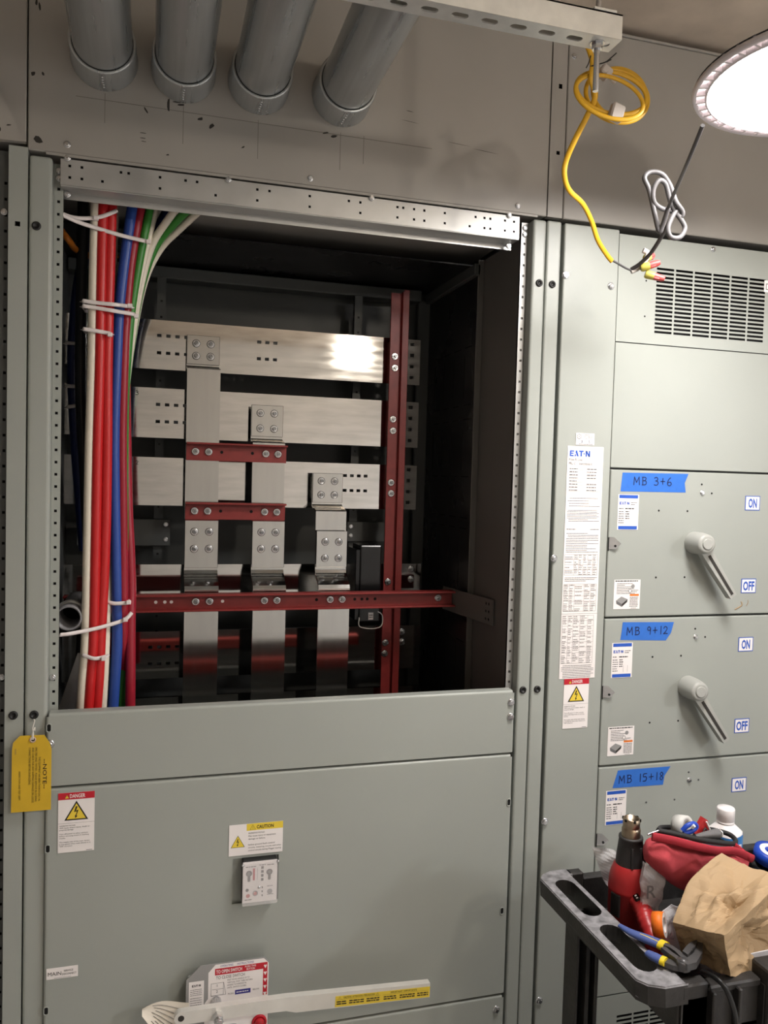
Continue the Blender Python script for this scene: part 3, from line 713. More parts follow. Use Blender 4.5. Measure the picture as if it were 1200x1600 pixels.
for o_, ch, px, py in ((b2, '3', 212, 608), (b3, '2', 212, 717), (b4, '1', 213, 886)):
    p = P(px, py + 4, YB); a = Art((p.x, YB - .0002, p.z - .008), th=.0002); handwrite(a, ch, 0, 0, .011, INKK, t=.0014); a.build('marking', o_)
p = P(216, 506, YB); a = Art((p.x, YB - .0002, p.z - .008), th=.0002); a.stroke([(0, 0), (.012, .014)], .0012, INKK); a.stroke([(.012, .0), (.001, .013)], .0012, INKK); a.stroke([(.006, -.002), (.006, .016)], .0012, INKK); a.build('marking', b1)

def riser(x0, x1, path, lbl):
    """flat bar swept along a (y, z) path from top to bottom"""
    b = MB(); th = .0065; pts = [Vector((0, y, z)) for y, z in path]; n = len(pts); rs = []
    for i in range(n):
        t = (pts[min(i + 1, n - 1)] - pts[max(i - 1, 0)]).normalized(); nn = Vector((0, -t.z, t.y)) * -1
        if nn.y > 0: nn = -nn
        f_ = pts[i]; k = pts[i] - nn * th
        rs.append([Vector((x0, f_.y, f_.z)), Vector((x1, f_.y, f_.z)), Vector((x1, k.y, k.z)), Vector((x0, k.y, k.z))])
    b.rings(rs, RISER, False)
    return solo('riser_bar', b, lbl, 'bus bar', 'vertical riser bars')
def jog(za, ya, zb, yb, n=5):
    return [(ya + (yb - ya) * (.5 - .5 * math.cos(math.pi * i / n)), za + (zb - za) * i / n) for i in range(n + 1)]
LOW = jog(1.395, .392, 1.350, .340) + [(.340, .86)]
XA, XB_, XC = (.0825, .1685), (.2575, .3445), (.4325, .5185)
ra = riser(*XA, [(.462, 2.019), (.462, 1.940)] + jog(1.938, .462, 1.925, .412) + [(.412, 1.53), (.392, 1.525)] + LOW, 'riser bar bolted to the topmost bus bar, longest of the three')
rb = riser(*XB_, [(.462, 1.842), (.462, 1.752)] + jog(1.750, .462, 1.737, .412) + [(.412, 1.53), (.392, 1.525)] + LOW, 'middle riser bar, bolted to the second bus bar')
rcx = riser(*XC, [(.462, 1.660), (.462, 1.574)] + jog(1.572, .462, 1.555, .402) + [(.402, 1.50), (.392, 1.49)] + LOW, 'short riser bar bolted to the third bus bar beside the black device')
def plate(parent, x, z0, z1, y, back):
    q = MB(); q.box(x[0], x[1], y - .006, y, z0, z1, RISER, .0008, 1); q.box(x[0] + .01, x[1] - .01, y, back, z0 + .01, z1 - .01, RISER); pl = q.build('joint_plate', parent)
    for dx in (.024, .062):
        for dz in (.022, (z1 - z0) - .022) if (z1 - z0) < .1 else ((z1 - z0) - .03, (z1 - z0) - .075): inst('bolt', M_BUSBOLT, pl, (x[0] + dx, y - .006, z0 + dz))
plate(ra, XA, 1.942, 2.019, .462, .50); plate(rb, XB_, 1.756, 1.842, .462, .50); plate(rcx, XC, 1.577, 1.660, .462, .50)
plate(ra, XA, 1.402, 1.527, .390, .395); plate(rb, XB_, 1.402, 1.527, .390, .395); plate(rcx, XC, 1.402, 1.502, .390, .395)

def red_channel(name, x0, x1, z0, z1, yf, d, lbl, bolts, dots=(), yback=None, lips=(1, 1)):
    t = thing(name, ((x0 + x1) / 2, yf + d / 2, z0), lbl, 'bus support', 'red bus supports')
    b = MB(); th = .005; zt = (z1 - z0)
    b.box(x0, x1, yf + d - th, yf + d, z0, z1, REDF, .0008, 1)
    if lips[0]: b.box(x0, x1, yf, yf + d, z1 - th, z1, REDF, .001, 1)
    if lips[1]: b.box(x0, x1, yf, yf + d, z0, z0 + th, REDF, .001, 1)
    for x, dark in dots: b.cyl((x, yf + d - th - .0005, (z0 + z1) / 2), (x, yf + d - th + .001, (z0 + z1) / 2), .0042, BLACK if dark else TIE, 12)
    if yback is not None: b.box(x0 + .02, x0 + .05, yf + d, yback, z0 + .008, z1 - .008, REDF); b.box(x1 - .05, x1 - .02, yf + d, yback, z0 + .008, z1 - .008, REDF)
    b.build('channel', t)
    for x in bolts: inst('bolt', M_BUSBOLT, t, (x, yf + d - th, (z0 + z1) / 2))
    return t
red_channel('bus_support', .083, .3475, 1.684, 1.731, .380, .030, 'upper short red support clamping two riser bars', (.107, .141, .292, .325), ((.175, 1), (.256, 1)), None, (1, 0))
red_channel('bus_support', .083, .3475, 1.528, 1.574, .380, .030, 'lower short red support clamping two riser bars', (.107, .141, .292, .325), ((.175, 1), (.256, 1)), None, (1, 0))
red_channel('bus_support', -.205, .8105, 1.300, 1.3435, .298, .034, 'long red support crossing in front of the riser bars', (.110, .145, .286, .319, .462, .495, .769), ((.012, 0), (.034, 0), (.05, 0), (.178, 0), (.425, 1), (.530, 1), (.550, 1), (.565, 1), (.587, 1)))
vt = thing('bus_support', (.675, .47, .9), 'tall red vertical support in front of the bus bar ends', 'bus support', 'red bus supports')
b = MB(); b.box(.649, .684, .462, .468, .86, 2.182, REDF, .0008, 1); b.box(.684, .699, .448, .454, .86, 2.19, REDF, .0008, 1); b.box(.680, .686, .448, .468, .86, 2.185, REDF, .0008, 1); b.box(.66, .69, .468, .50, .95, 2.05, REDF); b.build('channel', vt)
for px, py in ((617, 557), (617, 575), (614, 655), (614, 673), (611, 754), (611, 771), (606, 909), (602, 1004), (601, 1021)):
    p = P(px, py, .462); inst('bolt', M_BUSBOLT, vt, (p.x, .462, p.z))
# black surge device with a small white label
dv = thing('black_module', (.582, .42, 1.24), 'black glossy module mounted beside the short riser bar', 'electrical module')
b = MB(); b.box(.560, .622, .395, .49, 1.245, 1.462, GLOSSB, .004, 2); b.box(.548, .562, .40, .50, 1.25, 1.45, GLOSSB, .002, 1); b.box(.56, .62, .49, .502, 1.29, 1.38, GLOSSB); b.build('case', dv)
a = Art((.588, .3948, 1.252), .014, .02, WHITE); a.lines(.002, .012, .012, .002, INKK); a.lines(.002, .012, .006, .002, INKK); a.build('label', dv)
q = MB(); q.tube(cat_rom([(.56, .39, 1.26), (.562, .388, 1.235), (.60, .388, 1.228), (.625, .388, 1.236), (.63, .40, 1.262), (.615, .395, 1.275)], 6), .0016, WHITE, 6); q.build('wire', dv)

# ================================================================== CABLES
def cable(pts, Y, r, m, lbl, grp='power conductors in the open cabinet', ext=True):
    ps = []
    for q in pts:
        yy = q[2] if len(q) > 2 else Y
        ps.append(P(q[0], q[1], yy))
    ps = cat_rom(ps, 8)
    return solo('power_cable', MB().tube(ps, r, m, 14), lbl, 'cable', grp)
cable([(152, 285), (150, 300), (147, 400), (144, 560), (140, 700), (137, 860), (134, 1000), (129, 1070), (125, 1150)], .10, .0105, CW, 'thick white cable, frontmost of the bundle at its edge')
cable([(164, 285), (162, 305), (159, 400), (156, 560), (152, 700), (149, 860), (146, 1000), (141, 1070), (135, 1150)], .098, .0115, CR, 'red cable next to the thick white one')
cable([(177, 285), (175, 305), (172, 400), (168, 560), (167, 700), (164, 860), (157, 1000), (154, 1070), (148, 1150)], .104, .0115, CR, 'red cable between its red twin and the blue cable')
cable([(181, 300, .17), (176, 420, .17), (174, 560, .16), (171, 760, .15), (168, 900, .135), (165, 1000, .118), (162, 1070, .11), (157, 1150, .11)], .13, .0095, CW, 'white cable emerging behind the red pair near the bottom')
cable([(212, 290), (209, 310), (196, 400), (187, 480), (183, 560), (179, 680), (180, 800), (182, 900), (183, 1000), (179, 1070), (174, 1150)], .125, .0120, CB, 'bright blue cable in the middle of the bundle')
cable([(224, 295), (221, 315), (206, 400), (198, 480), (194, 560), (191, 680), (192, 800), (193, 900), (193, 960), (193, 1010, .14), (193, 1080, .182), (192, 1150, .19)], .13, .0105, CC, 'crimson cable beside the bright blue cable')
cable([(238, 298), (236, 315), (219, 400), (206, 480, .146), (199, 560, .151), (195, 640, .152), (194, 760, .152), (195, 880, .153), (195, 950, .155), (192, 1040, .16), (190, 1075, .16), (189, 1150, .16)], .140, .0095, CG, 'green cable running down behind the crimson one')
cable([(250, 300), (245, 320), (226, 400, .152), (210, 480, .158), (203, 540, .163), (199, 580, .165)], .152, .0075, CW, 'thin white cable edging the green one')
cable([(325, 268, .05), (290, 308, .09), (262, 344, .125), (238, 382, .160), (221, 440, .170), (207, 520, .176), (194, 640, .178), (190, 800, .178)], .18, .0085, CW, 'white cable bending in from the upper opening behind the green cable')
cable([(345, 274, .05), (306, 316, .09), (272, 350, .138), (244, 384, .179), (223, 440, .189), (208, 520, .196), (194, 640, .198), (190, 800, .198)], .18, .0088, CG, 'green cable bending in from the upper opening')
cable([(366, 276, .05), (322, 320, .09), (283, 356, .151), (250, 390, .197), (226, 440, .208), (209, 520, .216), (194, 640, .218), (190, 800, .218)], .18, .0080, CW, 'outermost white cable bending in from the upper opening')
cable([(285, 285, .14), (268, 318, .18), (236, 380, .236), (208, 470, .240), (196, 600, .243), (190, 800, .243), (186, 1000, .22), (172, 1150, .19)], .2, .011, CDB, 'navy cable seen between the fanned white cables')
cable([(196, 600, .178), (197, 660, .176), (198, 720, .172), (200, 800, .165), (203, 860, .158), (205, 920, .152), (204, 970, .142), (204, 1040, .136), (203, 1150, .136)], .14, .0115, CC, 'crimson cable swelling out beside the red support end')
cable([(132, 285), (130, 320), (128, 420), (126, 560), (127, 640), (134, 760), (138, 900), (128, 1000), (122, 1150)], .20, .0125, CK, 'black cable at the back edge of the bundle')
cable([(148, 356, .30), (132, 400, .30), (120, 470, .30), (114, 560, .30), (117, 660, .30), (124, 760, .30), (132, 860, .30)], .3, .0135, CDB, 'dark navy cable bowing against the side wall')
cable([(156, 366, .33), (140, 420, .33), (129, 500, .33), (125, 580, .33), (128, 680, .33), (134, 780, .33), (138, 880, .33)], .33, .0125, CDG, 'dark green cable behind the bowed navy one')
cable([(96, 360, .16), (108, 376, .16), (122, 392, .2), (160, 405, .25), (184, 398, .25)], .2, .007, CO, 'orange cable crossing behind the bundle near the top')

# nylon cable ties
def tie(front, lbl, Y=.085, r=.0048, depth=.045, head=None, loop=True):
    f_ = [P(x, y, q[0] if q else Y) for x, y, *q in front]
    path = cat_rom(f_, 6)
    b = MB()
    if loop:
        e, s_ = path[-1], path[0]; bk = [e + Vector((.004, .012, 0)), e + Vector((0, depth, .001)), s_ + Vector((0, depth, .001)), s_ + Vector((-.004, .012, 0))]
        b.tube(path + bk, r, TIE, 6, True, flat=.35, up=(0, 1, 0.01))
    else: b.tube(path, r, TIE, 6, False, flat=.35, up=(0, 1, 0.01))
    t = solo('cable_tie', b, lbl, 'cable tie', 'white cable ties on the conductors')
    if head:
        p = P(head[0], head[1], Y - .004); MB().box(p.x - .005, p.x + .005, p.y - .005, p.y + .004, p.z - .0045, p.z + .0045, TIE, .001, 1).build('tie_head', t)
    return t
tie([(94, 333, .03), (115, 340, .06), (140, 341, .083), (160, 338, .082), (183, 329, .088)], 'cable tie running from the strip around the white and red cables at the top', loop=False, head=(150, 341), Y=.086)
tie([(94, 334, .03), (120, 346, .06), (150, 356, .083), (190, 368, .098), (228, 377, .115)], 'long sloping cable tie reaching to the green cable', loop=False, head=(232, 378), Y=.118)
tie([(130, 470), (150, 473), (180, 476), (204, 479, .11)], 'topmost of the paired cable ties round the whole bundle', head=(203, 478), Y=.084, depth=.06)
tie([(130, 478), (150, 481), (180, 486), (210, 491, .115)], 'lower of the paired cable ties round the whole bundle', head=(213, 494), Y=.084, depth=.06)
tie([(131, 514), (150, 517), (172, 521, .088)], 'cable tie round only the white and red cables below the pair', head=(172, 523), Y=.084)
tie([(169, 941, .108), (180, 943, .105), (199, 942, .108)], 'cable tie round the blue cables level with the long red support', head=(201, 941), Y=.106, depth=.05)
tie([(94, 992, .03), (110, 990, .06), (150, 982, .083), (185, 972, .1), (198, 966, .11), (206, 957, .115)], 'long cable tie rising from the strip across the red cables', head=(196, 968), Y=.104, loop=False)
tie([(130, 1024), (148, 1029, .080), (165, 1026, .09)], 'lowest cable tie, round the white and red cables above the cover', head=(162, 1029), Y=.084)
tie([(103, 536, .282), (118, 537, .28), (131, 541, .285)], 'shaded cable tie on the dark cables, highest of the three', Y=.282)
tie([(104, 603, .282), (118, 604, .28), (131, 606, .285)], 'shaded cable tie on the dark cables, middle of the three', Y=.282)
tie([(106, 636, .282), (118, 634, .28), (131, 633, .285)], 'shaded cable tie on the dark cables, lowest of the three', Y=.282, head=(122, 633))
# gray tube end strapped at the left
tu = thing('plastic_conduit', P(110, 965, .2), 'gray plastic conduit stub strapped inside the opening beside the cables', 'conduit')
p0 = P(107, 966, .09); p1 = p0 + Vector((.0, .22, .0))
b = MB(); b.lathe([(.0235, .22), (.0275, .22), (.0275, 0), (.0235, 0), (.0235, .22)], mat('gray_pvc', (128, 127, 130), .45), p0, (0.0, 1, 0), 28, caps=False); b.lathe([(.0234, .12), (.0001, .12)], BLACK, p0, (0, 1, 0), 24, caps=False); b.build('tube', tu)
q = MB(); q.tube([p0 + Vector((.0295 * math.cos(t), .04, .0295 * math.sin(t))) for t in [2 * math.pi * i / 24 for i in range(24)]], .006, GALVS, 6, True, flat=.3); q.box(p0.x - .031, p0.x - .027, p0.y + .03, p0.y + .05, p0.z - .06, p0.z + .02, GALVS); q.box(-.242, p0.x - .029, p0.y + .03, p0.y + .05, p0.z - .062, p0.z - .058, GALVS); q.build('strap', tu)

# ================================================================== CONDUITS + STRUT
for i, (x, tw, lbl) in enumerate(((-.107, 0, 'large galvanized conduit entering the pull box nearest its corner'), (.049, 0, 'second galvanized conduit, entering above the cable bundle'), (.2055, 0, 'third galvanized conduit, between the second and the one by the strut'), (.386, 0, 'galvanized conduit closest to the slotted strut, brightest of the four'))):
    z = 2.4875
    t = thing('steel_conduit', (x, -.5, z - .057), lbl, 'conduit', 'large steel conduits overhead')
    MB().cyl((x, -1.25, z), (x, -.001, z), .0565, GALV, 48).build('pipe', t)
    q = MB(); q.lathe([(.0575, .070), (.061, .0715), (.0635, .068), (.0635, .008), (.0655, .004), (.0655, 0)], GALV, (x, -.001, z), (0, -1, 0), 48, caps=False)
    q.lathe([(.0567, .0718), (.0577, .0718), (.0577, .0712)], BLACK, (x, -.001, z), (0, -1, 0), 48, caps=False)
    for k in range(5): q.lathe([(.0028, 0), (.0018, .0014)], STEEL, (x + .001 * random.uniform(-1, 1), -.014 - .0105 * k, z - .0636), (0, 0, -1), 8)
    q.build('coupling', t)
st = thing('strut_channel', (.55, -.54, 2.39), 'slotted zinc strut channel under the conduits, ending over the yellow coil', 'strut')
b = MB(); xs0, xs1 = -.30, .7365
ya, yb, zb, zt = -.561, -.520, 2.389, 2.430
pitch = .0508
def obround(cx, L, W, n=8):
    pts = [(cx + L / 2 - W / 2 + W / 2 * math.cos(t), W / 2 * math.sin(t)) for t in [-math.pi / 2 + math.pi * i / n for i in range(n + 1)]]
    return pts + [(cx - L / 2 + W / 2 + W / 2 * math.cos(t), W / 2 * math.sin(t)) for t in [math.pi / 2 + math.pi * i / n for i in range(n + 1)]]
def cell_hole(b, rect, loop, tr, th, m, mi):
    """rectangular cell with a hole: tr maps (u, v, w) into space"""
    x0, x1, y0, y1 = rect; cx, cy = sum(p[0] for p in loop) / len(loop), sum(p[1] for p in loop) / len(loop); n = len(loop); out = []
    for p in loop:
        dx, dy = p[0] - cx, p[1] - cy
        k = min((abs(((x1 if dx > 0 else x0) - cx) / dx) if abs(dx) > 1e-9 else 1e9), (abs(((y1 if dy > 0 else y0) - cy) / dy) if abs(dy) > 1e-9 else 1e9))
        out.append([cx + dx * k, cy + dy * k])
    for c in ((x0, y0), (x1, y0), (x1, y1), (x0, y1)):
        j = min(range(n), key=lambda i: (out[i][0] - c[0]) ** 2 + (out[i][1] - c[1]) ** 2); out[j] = list(c)
    for w0, fl in ((0, False), (th, True)):
        vs = [tr(*p, w0) for p in out] + [tr(*p, w0) for p in loop]
        b.add(vs, [((i, (i + 1) % n, n + (i + 1) % n, n + i) if fl else (n + i, n + (i + 1) % n, (i + 1) % n, i)) for i in range(n)], m)
    vs = [tr(*p, 0) for p in loop] + [tr(*p, th) for p in loop]
    b.add(vs, [(i, (i + 1) % n, n + (i + 1) % n, n + i) for i in range(n)], mi)
k = 0; x = xs1
while x - pitch > xs0:
    cx = x - pitch / 2
    cell_hole(b, (x - pitch, x, -.0205, .0205), obround(cx, .0286, .0143), lambda u, v, w_: (u, -.5405 + v, zb + w_), .0026, STRUTM, STRUTM); x -= pitch; k += 1
b.box(x, xs1, ya, ya + .0026, zb + .0005, zt, STRUTM); b.box(x, xs1, yb - .0026, yb, zb + .0005, zt, STRUTM)
b.box(x, xs1, ya, ya + .010, zt - .0026, zt, STRUTM); b.box(x, xs1, yb - .010, yb, zt - .0026, zt, STRUTM); b.build('channel', st)
px_ = P(932, 100, -.5405).x
q = MB(); q.cyl((px_, -.5405, P(932, 143, -.5405).z), (px_, -.5405, CEIL), .0048, STEEL, 14)
zz = P(932, 143, -.5405).z
q.build('threaded_rod', st)
q = MB(); q.lathe([(.0125, 0), (.0125, .002)], STEEL, (px_, -.5405, zb), (0, 0, -1), 20); q.hexa((px_, -.5405, zb - .002), (px_, -.5405, zb - .0115), .0092, STEEL); q.build('nut', st)
q = MB(); q.box(px_ - .02, px_ + .022, ya - .002, yb + .002, zt, zt + .004, STRUTM, .0008, 1); q.hexa((px_, -.5405, zt + .004), (px_, -.5405, zt + .014), .0092, STEEL); q.build('square_washer', st)
q = MB(); q.cyl((-.27, -.5405, zb - .02), (-.27, -.5405, CEIL), .0048, STEEL, 14); q.build('threaded_rod', st)

# ================================================================== LAMP
def lamp(c, r, lens, lbl, grp=None):
    t = thing('high_bay_lamp', c, lbl, 'lamp', grp); x, y, z = c
    b = MB(); b.lathe([(r, .0), (r * 1.0, .004), (r * .985, .008), (r * .7, .018), (r * .5, .03), (r * .45, .09), (r * .3, .12), (.02, .135)], LAMPW, (x, y, z), (0, 0, 1), 64, caps=False)
    b.lathe([(r, 0), (r * .99, -.004), (r * .972, -.004), (r * .965, .003)], LAMPW, (x, y, z), (0, 0, 1), 64, caps=False)
    b.lathe([(r * .905, .006), (r * .9, -.004), (r * .885, -.005), (r * .88, .002)], LAMPW, (x, y, z), (0, 0, 1), 64, caps=False)
    b.lathe([(r * .99, .010), (r * .86, .010)], CORDG, (x, y, z), (0, 0, 1), 64, caps=False)
    n = 44
    for i in range(n):
        a_ = 2 * math.pi * i / n; u = Vector((math.cos(a_), math.sin(a_), 0)); v = Vector((-math.sin(a_), math.cos(a_), 0))
        Mx = Matrix(((u.x, v.x, 0, x), (u.y, v.y, 0, y), (0, 0, 1, z), (0, 0, 0, 1)))
        b.box(r * .89, r * .98, -.0022, .0022, -.003, .012, LAMPW, 0, M=Mx)
    b.build('housing', t)
    q = MB(); q.lathe([(r * .882, .005), (r * .8, .001), (r * .6, -.004), (r * .3, -.007), (.0005, -.008)], lens, (x, y, z), (0, 0, 1), 64, caps=False); q.build('diffuser', t)
    q = MB(); q.cyl((x, y, z + .13), (x, y, CEIL), .006, STEELD, 10); q.build('suspension_rod', t)
    return t
LZ = 2.36
lamp((1.1145, -.610, LZ), .2215, LENS, 'round white LED lamp glowing at the upper corner')
bl = thing('bulb_lamp', (1.31, -2.6, 2.49), 'warm bare bulb hanging unseen behind the camera', 'lamp')  # out of view, inferred from the warm glare on the top bus bar
q = MB(); q.lathe([(.07 * math.sin(math.pi * i / 16) + .0002, -.07 * math.cos(math.pi * i / 16)) for i in range(17)], BULB, (1.31, -2.6, 2.487), (0, 0, 1), 32, caps=False); q.build('bulb', bl)
q = MB(); q.cyl((1.31, -2.6, 2.55), (1.31, -2.6, 2.61), .02, RUBBER); q.cyl((1.31, -2.6, 2.60), (1.31, -2.6, CEIL), .004, RUBBER, 8); q.build('holder', bl)
lamp((3.0, -2.4, 2.35), .20, LENSF, 'unseen round LED lamp added behind the camera for fill')  # unseen lamp, added to fill in light from behind the camera

# lamp cord with its knot, the yellow feed and the wire connectors
def px3(l): return [P(x, y, Y) for x, y, Y in l]
lc_ = thing('lamp_cord', P(1050, 330, -.5), 'gray lamp cord with a loose knot, hanging from the round lamp', 'cord')
b = MB(); top = Vector((1.1145, -.610, LZ)) + Vector((-.165, .05, 0)); top2 = P(1096, 198, -.80)
b.tube(cat_rom([P(1098, 196, -.60), P(1075, 252, -.52), P(1052, 305, -.39), P(1044, 325, -.35)], 8), .0036, CORDG, 10)
loop = px3([(1044, 325, -0.350), (1036, 350, -0.330), (1030, 362, -0.320), (1022, 330, -0.325), (1014, 296, -0.330), (1007, 278, -0.330), (1016, 269, -0.330), (1034, 272, -0.335), (1047, 290, -0.335), (1056, 315, -0.340), (1066, 330, -0.335), (1064, 338, -0.330), (1050, 330, -0.325), (1034, 326, -0.325), (1022, 316, -0.330), (1021, 296, -0.335), (1030, 282, -0.340), (1040, 288, -0.340), (1046, 310, -0.335), (1052, 326, -0.330), (1066, 346, -0.328), (1070, 358, -0.328), (1062, 371, -0.328), (1048, 370, -0.328), (1044, 356, -0.328), (1052, 336, -0.330), (1062, 324, -0.332)])
b.tube(cat_rom(loop, 6), .0050, CORDG, 10); b.build('knotted_length', lc_)
q = MB(); q.tube(cat_rom(px3([(1064, 322, -0.332), (1052, 336, -0.320), (1038, 362, -.295), (1018, 394, -.26), (1000, 412, -.235), (986, 421, -.22)]), 8), .0042, CORDK, 10); tag(q.build('stripped_length', lc_), 'darker length of cord')  # this length has a darker cord colour of its own
yc = thing('yellow_cable', P(930, 250, -.4), 'yellow jacketed cable, coiled and taped above, hanging down in a curve', 'cable')
b = MB(); b.tube(cat_rom(px3([(914, 62, -.43), (922, 82, -.43), (926, 100, -.43), (924, 125, -.43), (930, 150, -.42), (918, 180, -.40), (900, 215, -.38), (885, 250, -.36), (882, 275, -.35), (890, 298, -.33), (910, 318, -.30), (924, 345, -.27), (934, 375, -.25), (948, 398, -.235), (956, 408, -.23)]), 8), .0056, YEL, 12, flat=.62, up=(0, 1, .1)); b.build('jacket', yc)
b = MB()
for k, (cx, cy, rx, ry, rot, Y) in enumerate(((955, 145, 56, 32, .25, -.42), (964, 150, 50, 40, .40, -.405), (952, 152, 55, 31, .36, -.435), (968, 146, 43, 38, .55, -.39))):
    pts = []
    for i in range(20):
        t = 2 * math.pi * i / 20; u_, v_ = rx * math.cos(t), ry * math.sin(t)
        pts.append(P(cx + u_ * math.cos(rot) - v_ * math.sin(rot), cy + u_ * math.sin(rot) + v_ * math.cos(rot), Y - .012 * math.cos(t)))
    b.tube(cat_rom(pts, 3, True), .0042, YEL, 10, True, flat=.62)
coil = b.build('coil', yc)
q = MB(); c = P(964, 176, -.43); q.box(-.013, .013, -.006, .010, -.016, .016, TAPEW, .003, 1, M=Matrix.Translation(c) @ Matrix.Rotation(.25, 4, 'Y')); q.build('tape_wrap', yc)
q = MB(); c = P(944, 113, -.42); q.box(-.010, .012, -.012, .012, -.009, .009, TAPEW, .003, 1, M=Matrix.Translation(c) @ Matrix.Rotation(.5, 4, 'Y')); c = P(955, 121, -.43); q.box(-.012, .012, -.003, .003, -.005, .004, TAPEW, .001, 1, M=Matrix.Translation(c) @ Matrix.Rotation(.6, 4, 'Y')); q.build('tape_wrap', yc)
q = MB(); q.tube(cat_rom(px3([(922, 104, -.43), (932, 101, -.44), (946, 97, -.45), (955, 90, -.45), (963, 83, -.45)]), 5), .0011, CK, 6); q.tube(cat_rom(px3([(948, 97, -.45), (955, 93, -.45)]), 4), .001, CK, 6); q.tube(cat_rom(px3([(923, 87, -.44), (920, 98, -.44), (916, 106, -.44)]), 4), .001, CK, 6); q.build('tie_wire', yc)
q = MB(); q.tube(cat_rom(px3([(955, 406, -.23), (966, 412, -.228), (978, 419, -.224), (988, 423, -.22)]), 6), .0024, CORDG, 8); q.build('conductors', yc)
q = MB(); q.tube(cat_rom(px3([(986, 424, -.22), (998, 418, -.222), (1008, 408, -.225), (1012, 396, -.228), (1005, 391, -.228)]), 5), .006, TAPEW, 8, flat=.6); tag(q.build('splice_wrap', yc), 'whitish wrapping at the splice')
for (pa, pb_, lbl) in (((1001, 419, -.23), (1031, 410, -.245), 'yellow and red wire connector pointing up at the splice'), ((1008, 428, -.23), (1038, 436, -.245), 'yellow and red wire connector pointing down at the splice'), ((1008, 404, -.21), (1021, 399, -.205), 'small red wire connector half hidden behind the splice')):
    p0, p1 = P(*pa), P(*pb_); d = p1 - p0; t = thing('wire_connector', p0, lbl, 'wire connector', 'wire connectors at the splice'); Ld = d.length
    MB().lathe([(.0072, 0), (.0092, .004), (.0085, Ld * .45)], NUTY, p0, d, 14).build('skirt', t)
    q = MB(); q.lathe([(.0085, Ld * .42), (.0080, Ld * .5), (.0070, Ld * .85), (.0050, Ld)], NUTR, p0, d, 14); dn = d.normalized(); sd = dn.orthogonal().normalized()
    for sg in (1, -1):
        m0 = p0 + dn * (Ld * .55) + sd * (sg * .008); q.tube([p0 + dn * (Ld * .45) + sd * (sg * .006), m0, p0 + dn * (Ld * .72) + sd * (sg * .006)], .0026, NUTR, 6)
    q.build('cap', t)

# ================================================================== INSPECTION TAG
tg = thing('inspection_tag', (-.229, -.015, .945), 'yellow inspection tag tied with string to the plug on the post', 'tag')
W_, H_ = .0765, .158; uo = (-.2685, -.012, .9475)
a = Art(uo, u=(1, -.06, .0), v=(0, 0, 1), th=.0007)
a.slab([(0, -.001), (W_, .001), (W_, H_ - .03), (W_ - .004, H_ - .016), (W_ - .014, H_), (.016, H_), (.003, H_ - .014), (.001, H_ - .03)], TAGY)
R_ = -math.pi / 2
a.text('--NOTE--', W_ - .016, .108, .0075, INKK, .062, 'l', .01, rot=R_)
a.text('THIS EQUIPMENT HAS BEEN THOROUGHLY IN-', W_ - .0245, .113, .0038, INKK, .093, rot=R_)
a.text('SPECTED AND TESTED - PLEASE REMOVE BLOCKING', W_ - .031, .133, .0038, INKK, .113, rot=R_)
a.text('AND CHECK FOR ANY SHIPPING DAMAGE OR LOOSE', W_ - .037, .133, .0038, INKK, .115, rot=R_)
a.text('CONNECTIONS BEFORE ENERGIZING', W_ - .0435, .133, .0038, INKK, .077, rot=R_)
a.text('INSPECTION AND TEST DEPT', W_ - .0625, .084, .0036, INKK, .06, rot=R_)
a.text('FORM', .006, .131, .0032, INKG, .011, rot=R_)
a.build('card', tg)
q = MB(); ez = .9475 + H_ - .0085; ex = uo[0] + .0405
q.lathe([(.0062, 0), (.0062, .0012), (.0034, .0014), (.0034, -.0005)], mat('grommet', (196, 170, 150), .5), (ex, -.0158, ez), (0, -1, 0), 22, caps=False); q.disc = None; q.cyl((ex, -.0152, ez), (ex, -.0160, ez), .0034, BLACK, 16); q.build('grommet', tg)
q = MB(); q.tube(cat_rom([(ex + .0005, -.0172, ez), (ex + .001, -.0165, ez + .012), (ex - .001, -.012, ez + .022), (ex + .002, -.008, ez + .036), (-.228, -.006, 1.136)], 6), .0011, STRING, 7); q.tube(cat_rom([(ex - .002, -.017, ez), (ex - .0005, -.016, ez + .014), (ex + .003, -.012, ez + .024), (ex + .003, -.012, ez + .017)], 5), .0009, STRING, 6); q.build('string', tg)

# ================================================================== GROUND FAULT RELAY
gr = thing('ground_fault_relay', (.24, -.02, .70), 'small relay with dials under a clear cover below the caution label', 'relay')
MB().box(.2035, .279, -.026, .001, .7045, .799, RUBBER, .002, 1).build('case', gr)
a = Art((.2035, -.0262, .706), .0755, .092, WHITE)
for (u, v) in ((.0135, .066), (.0585, .0655)):
    a.disc(u, v, .0068, SCUFF, 2); a.disc(u, v, .0035, GRYP, 3); a.rect(u - .003, u + .003, v - .0155, v - .006, SCUFF, 2); a.disc(u, v - .015, .0032, SCUFF, 2)
a.rect(.022, .0265, .050, .077, LRED, 2); a.rect(.0315, .0322, .05, .077, INKG, 2)
for i in range(4): a.rect(.040, .0455, .047 + .009 * i, .053 + .009 * i, INKK, 2)
a.disc(.010, .029, .0036, SCUFF, 2); a.disc(.012, .016, .0045, NUTR, 2); a.disc(.028, .020, .0062, LGRY, 2); a.disc(.028, .020, .004, NUTR, 3)
for i in range(3): a.rect(.042, .0445, .012 + .009 * i, .016 + .009 * i, INKK, 2)
a.disc(.060, .021, .006, LGRY, 2); a.lines(.054, .068, .014, .0015, INKG); a.lines(.006, .03, .080, .002, INKG); a.lines(.036, .05, .082, .002, INKG); a.lines(.053, .07, .081, .002, INKG); a.lines(.005, .022, .006, .002, INKK); a.lines(.054, .067, .033, .0015, INKG)
a.build('dial_face', gr)
MB().box(.2025, .280, -.037, -.0275, .7030, .7995, CLEARC, .002, 1).build('clear_cover', gr)
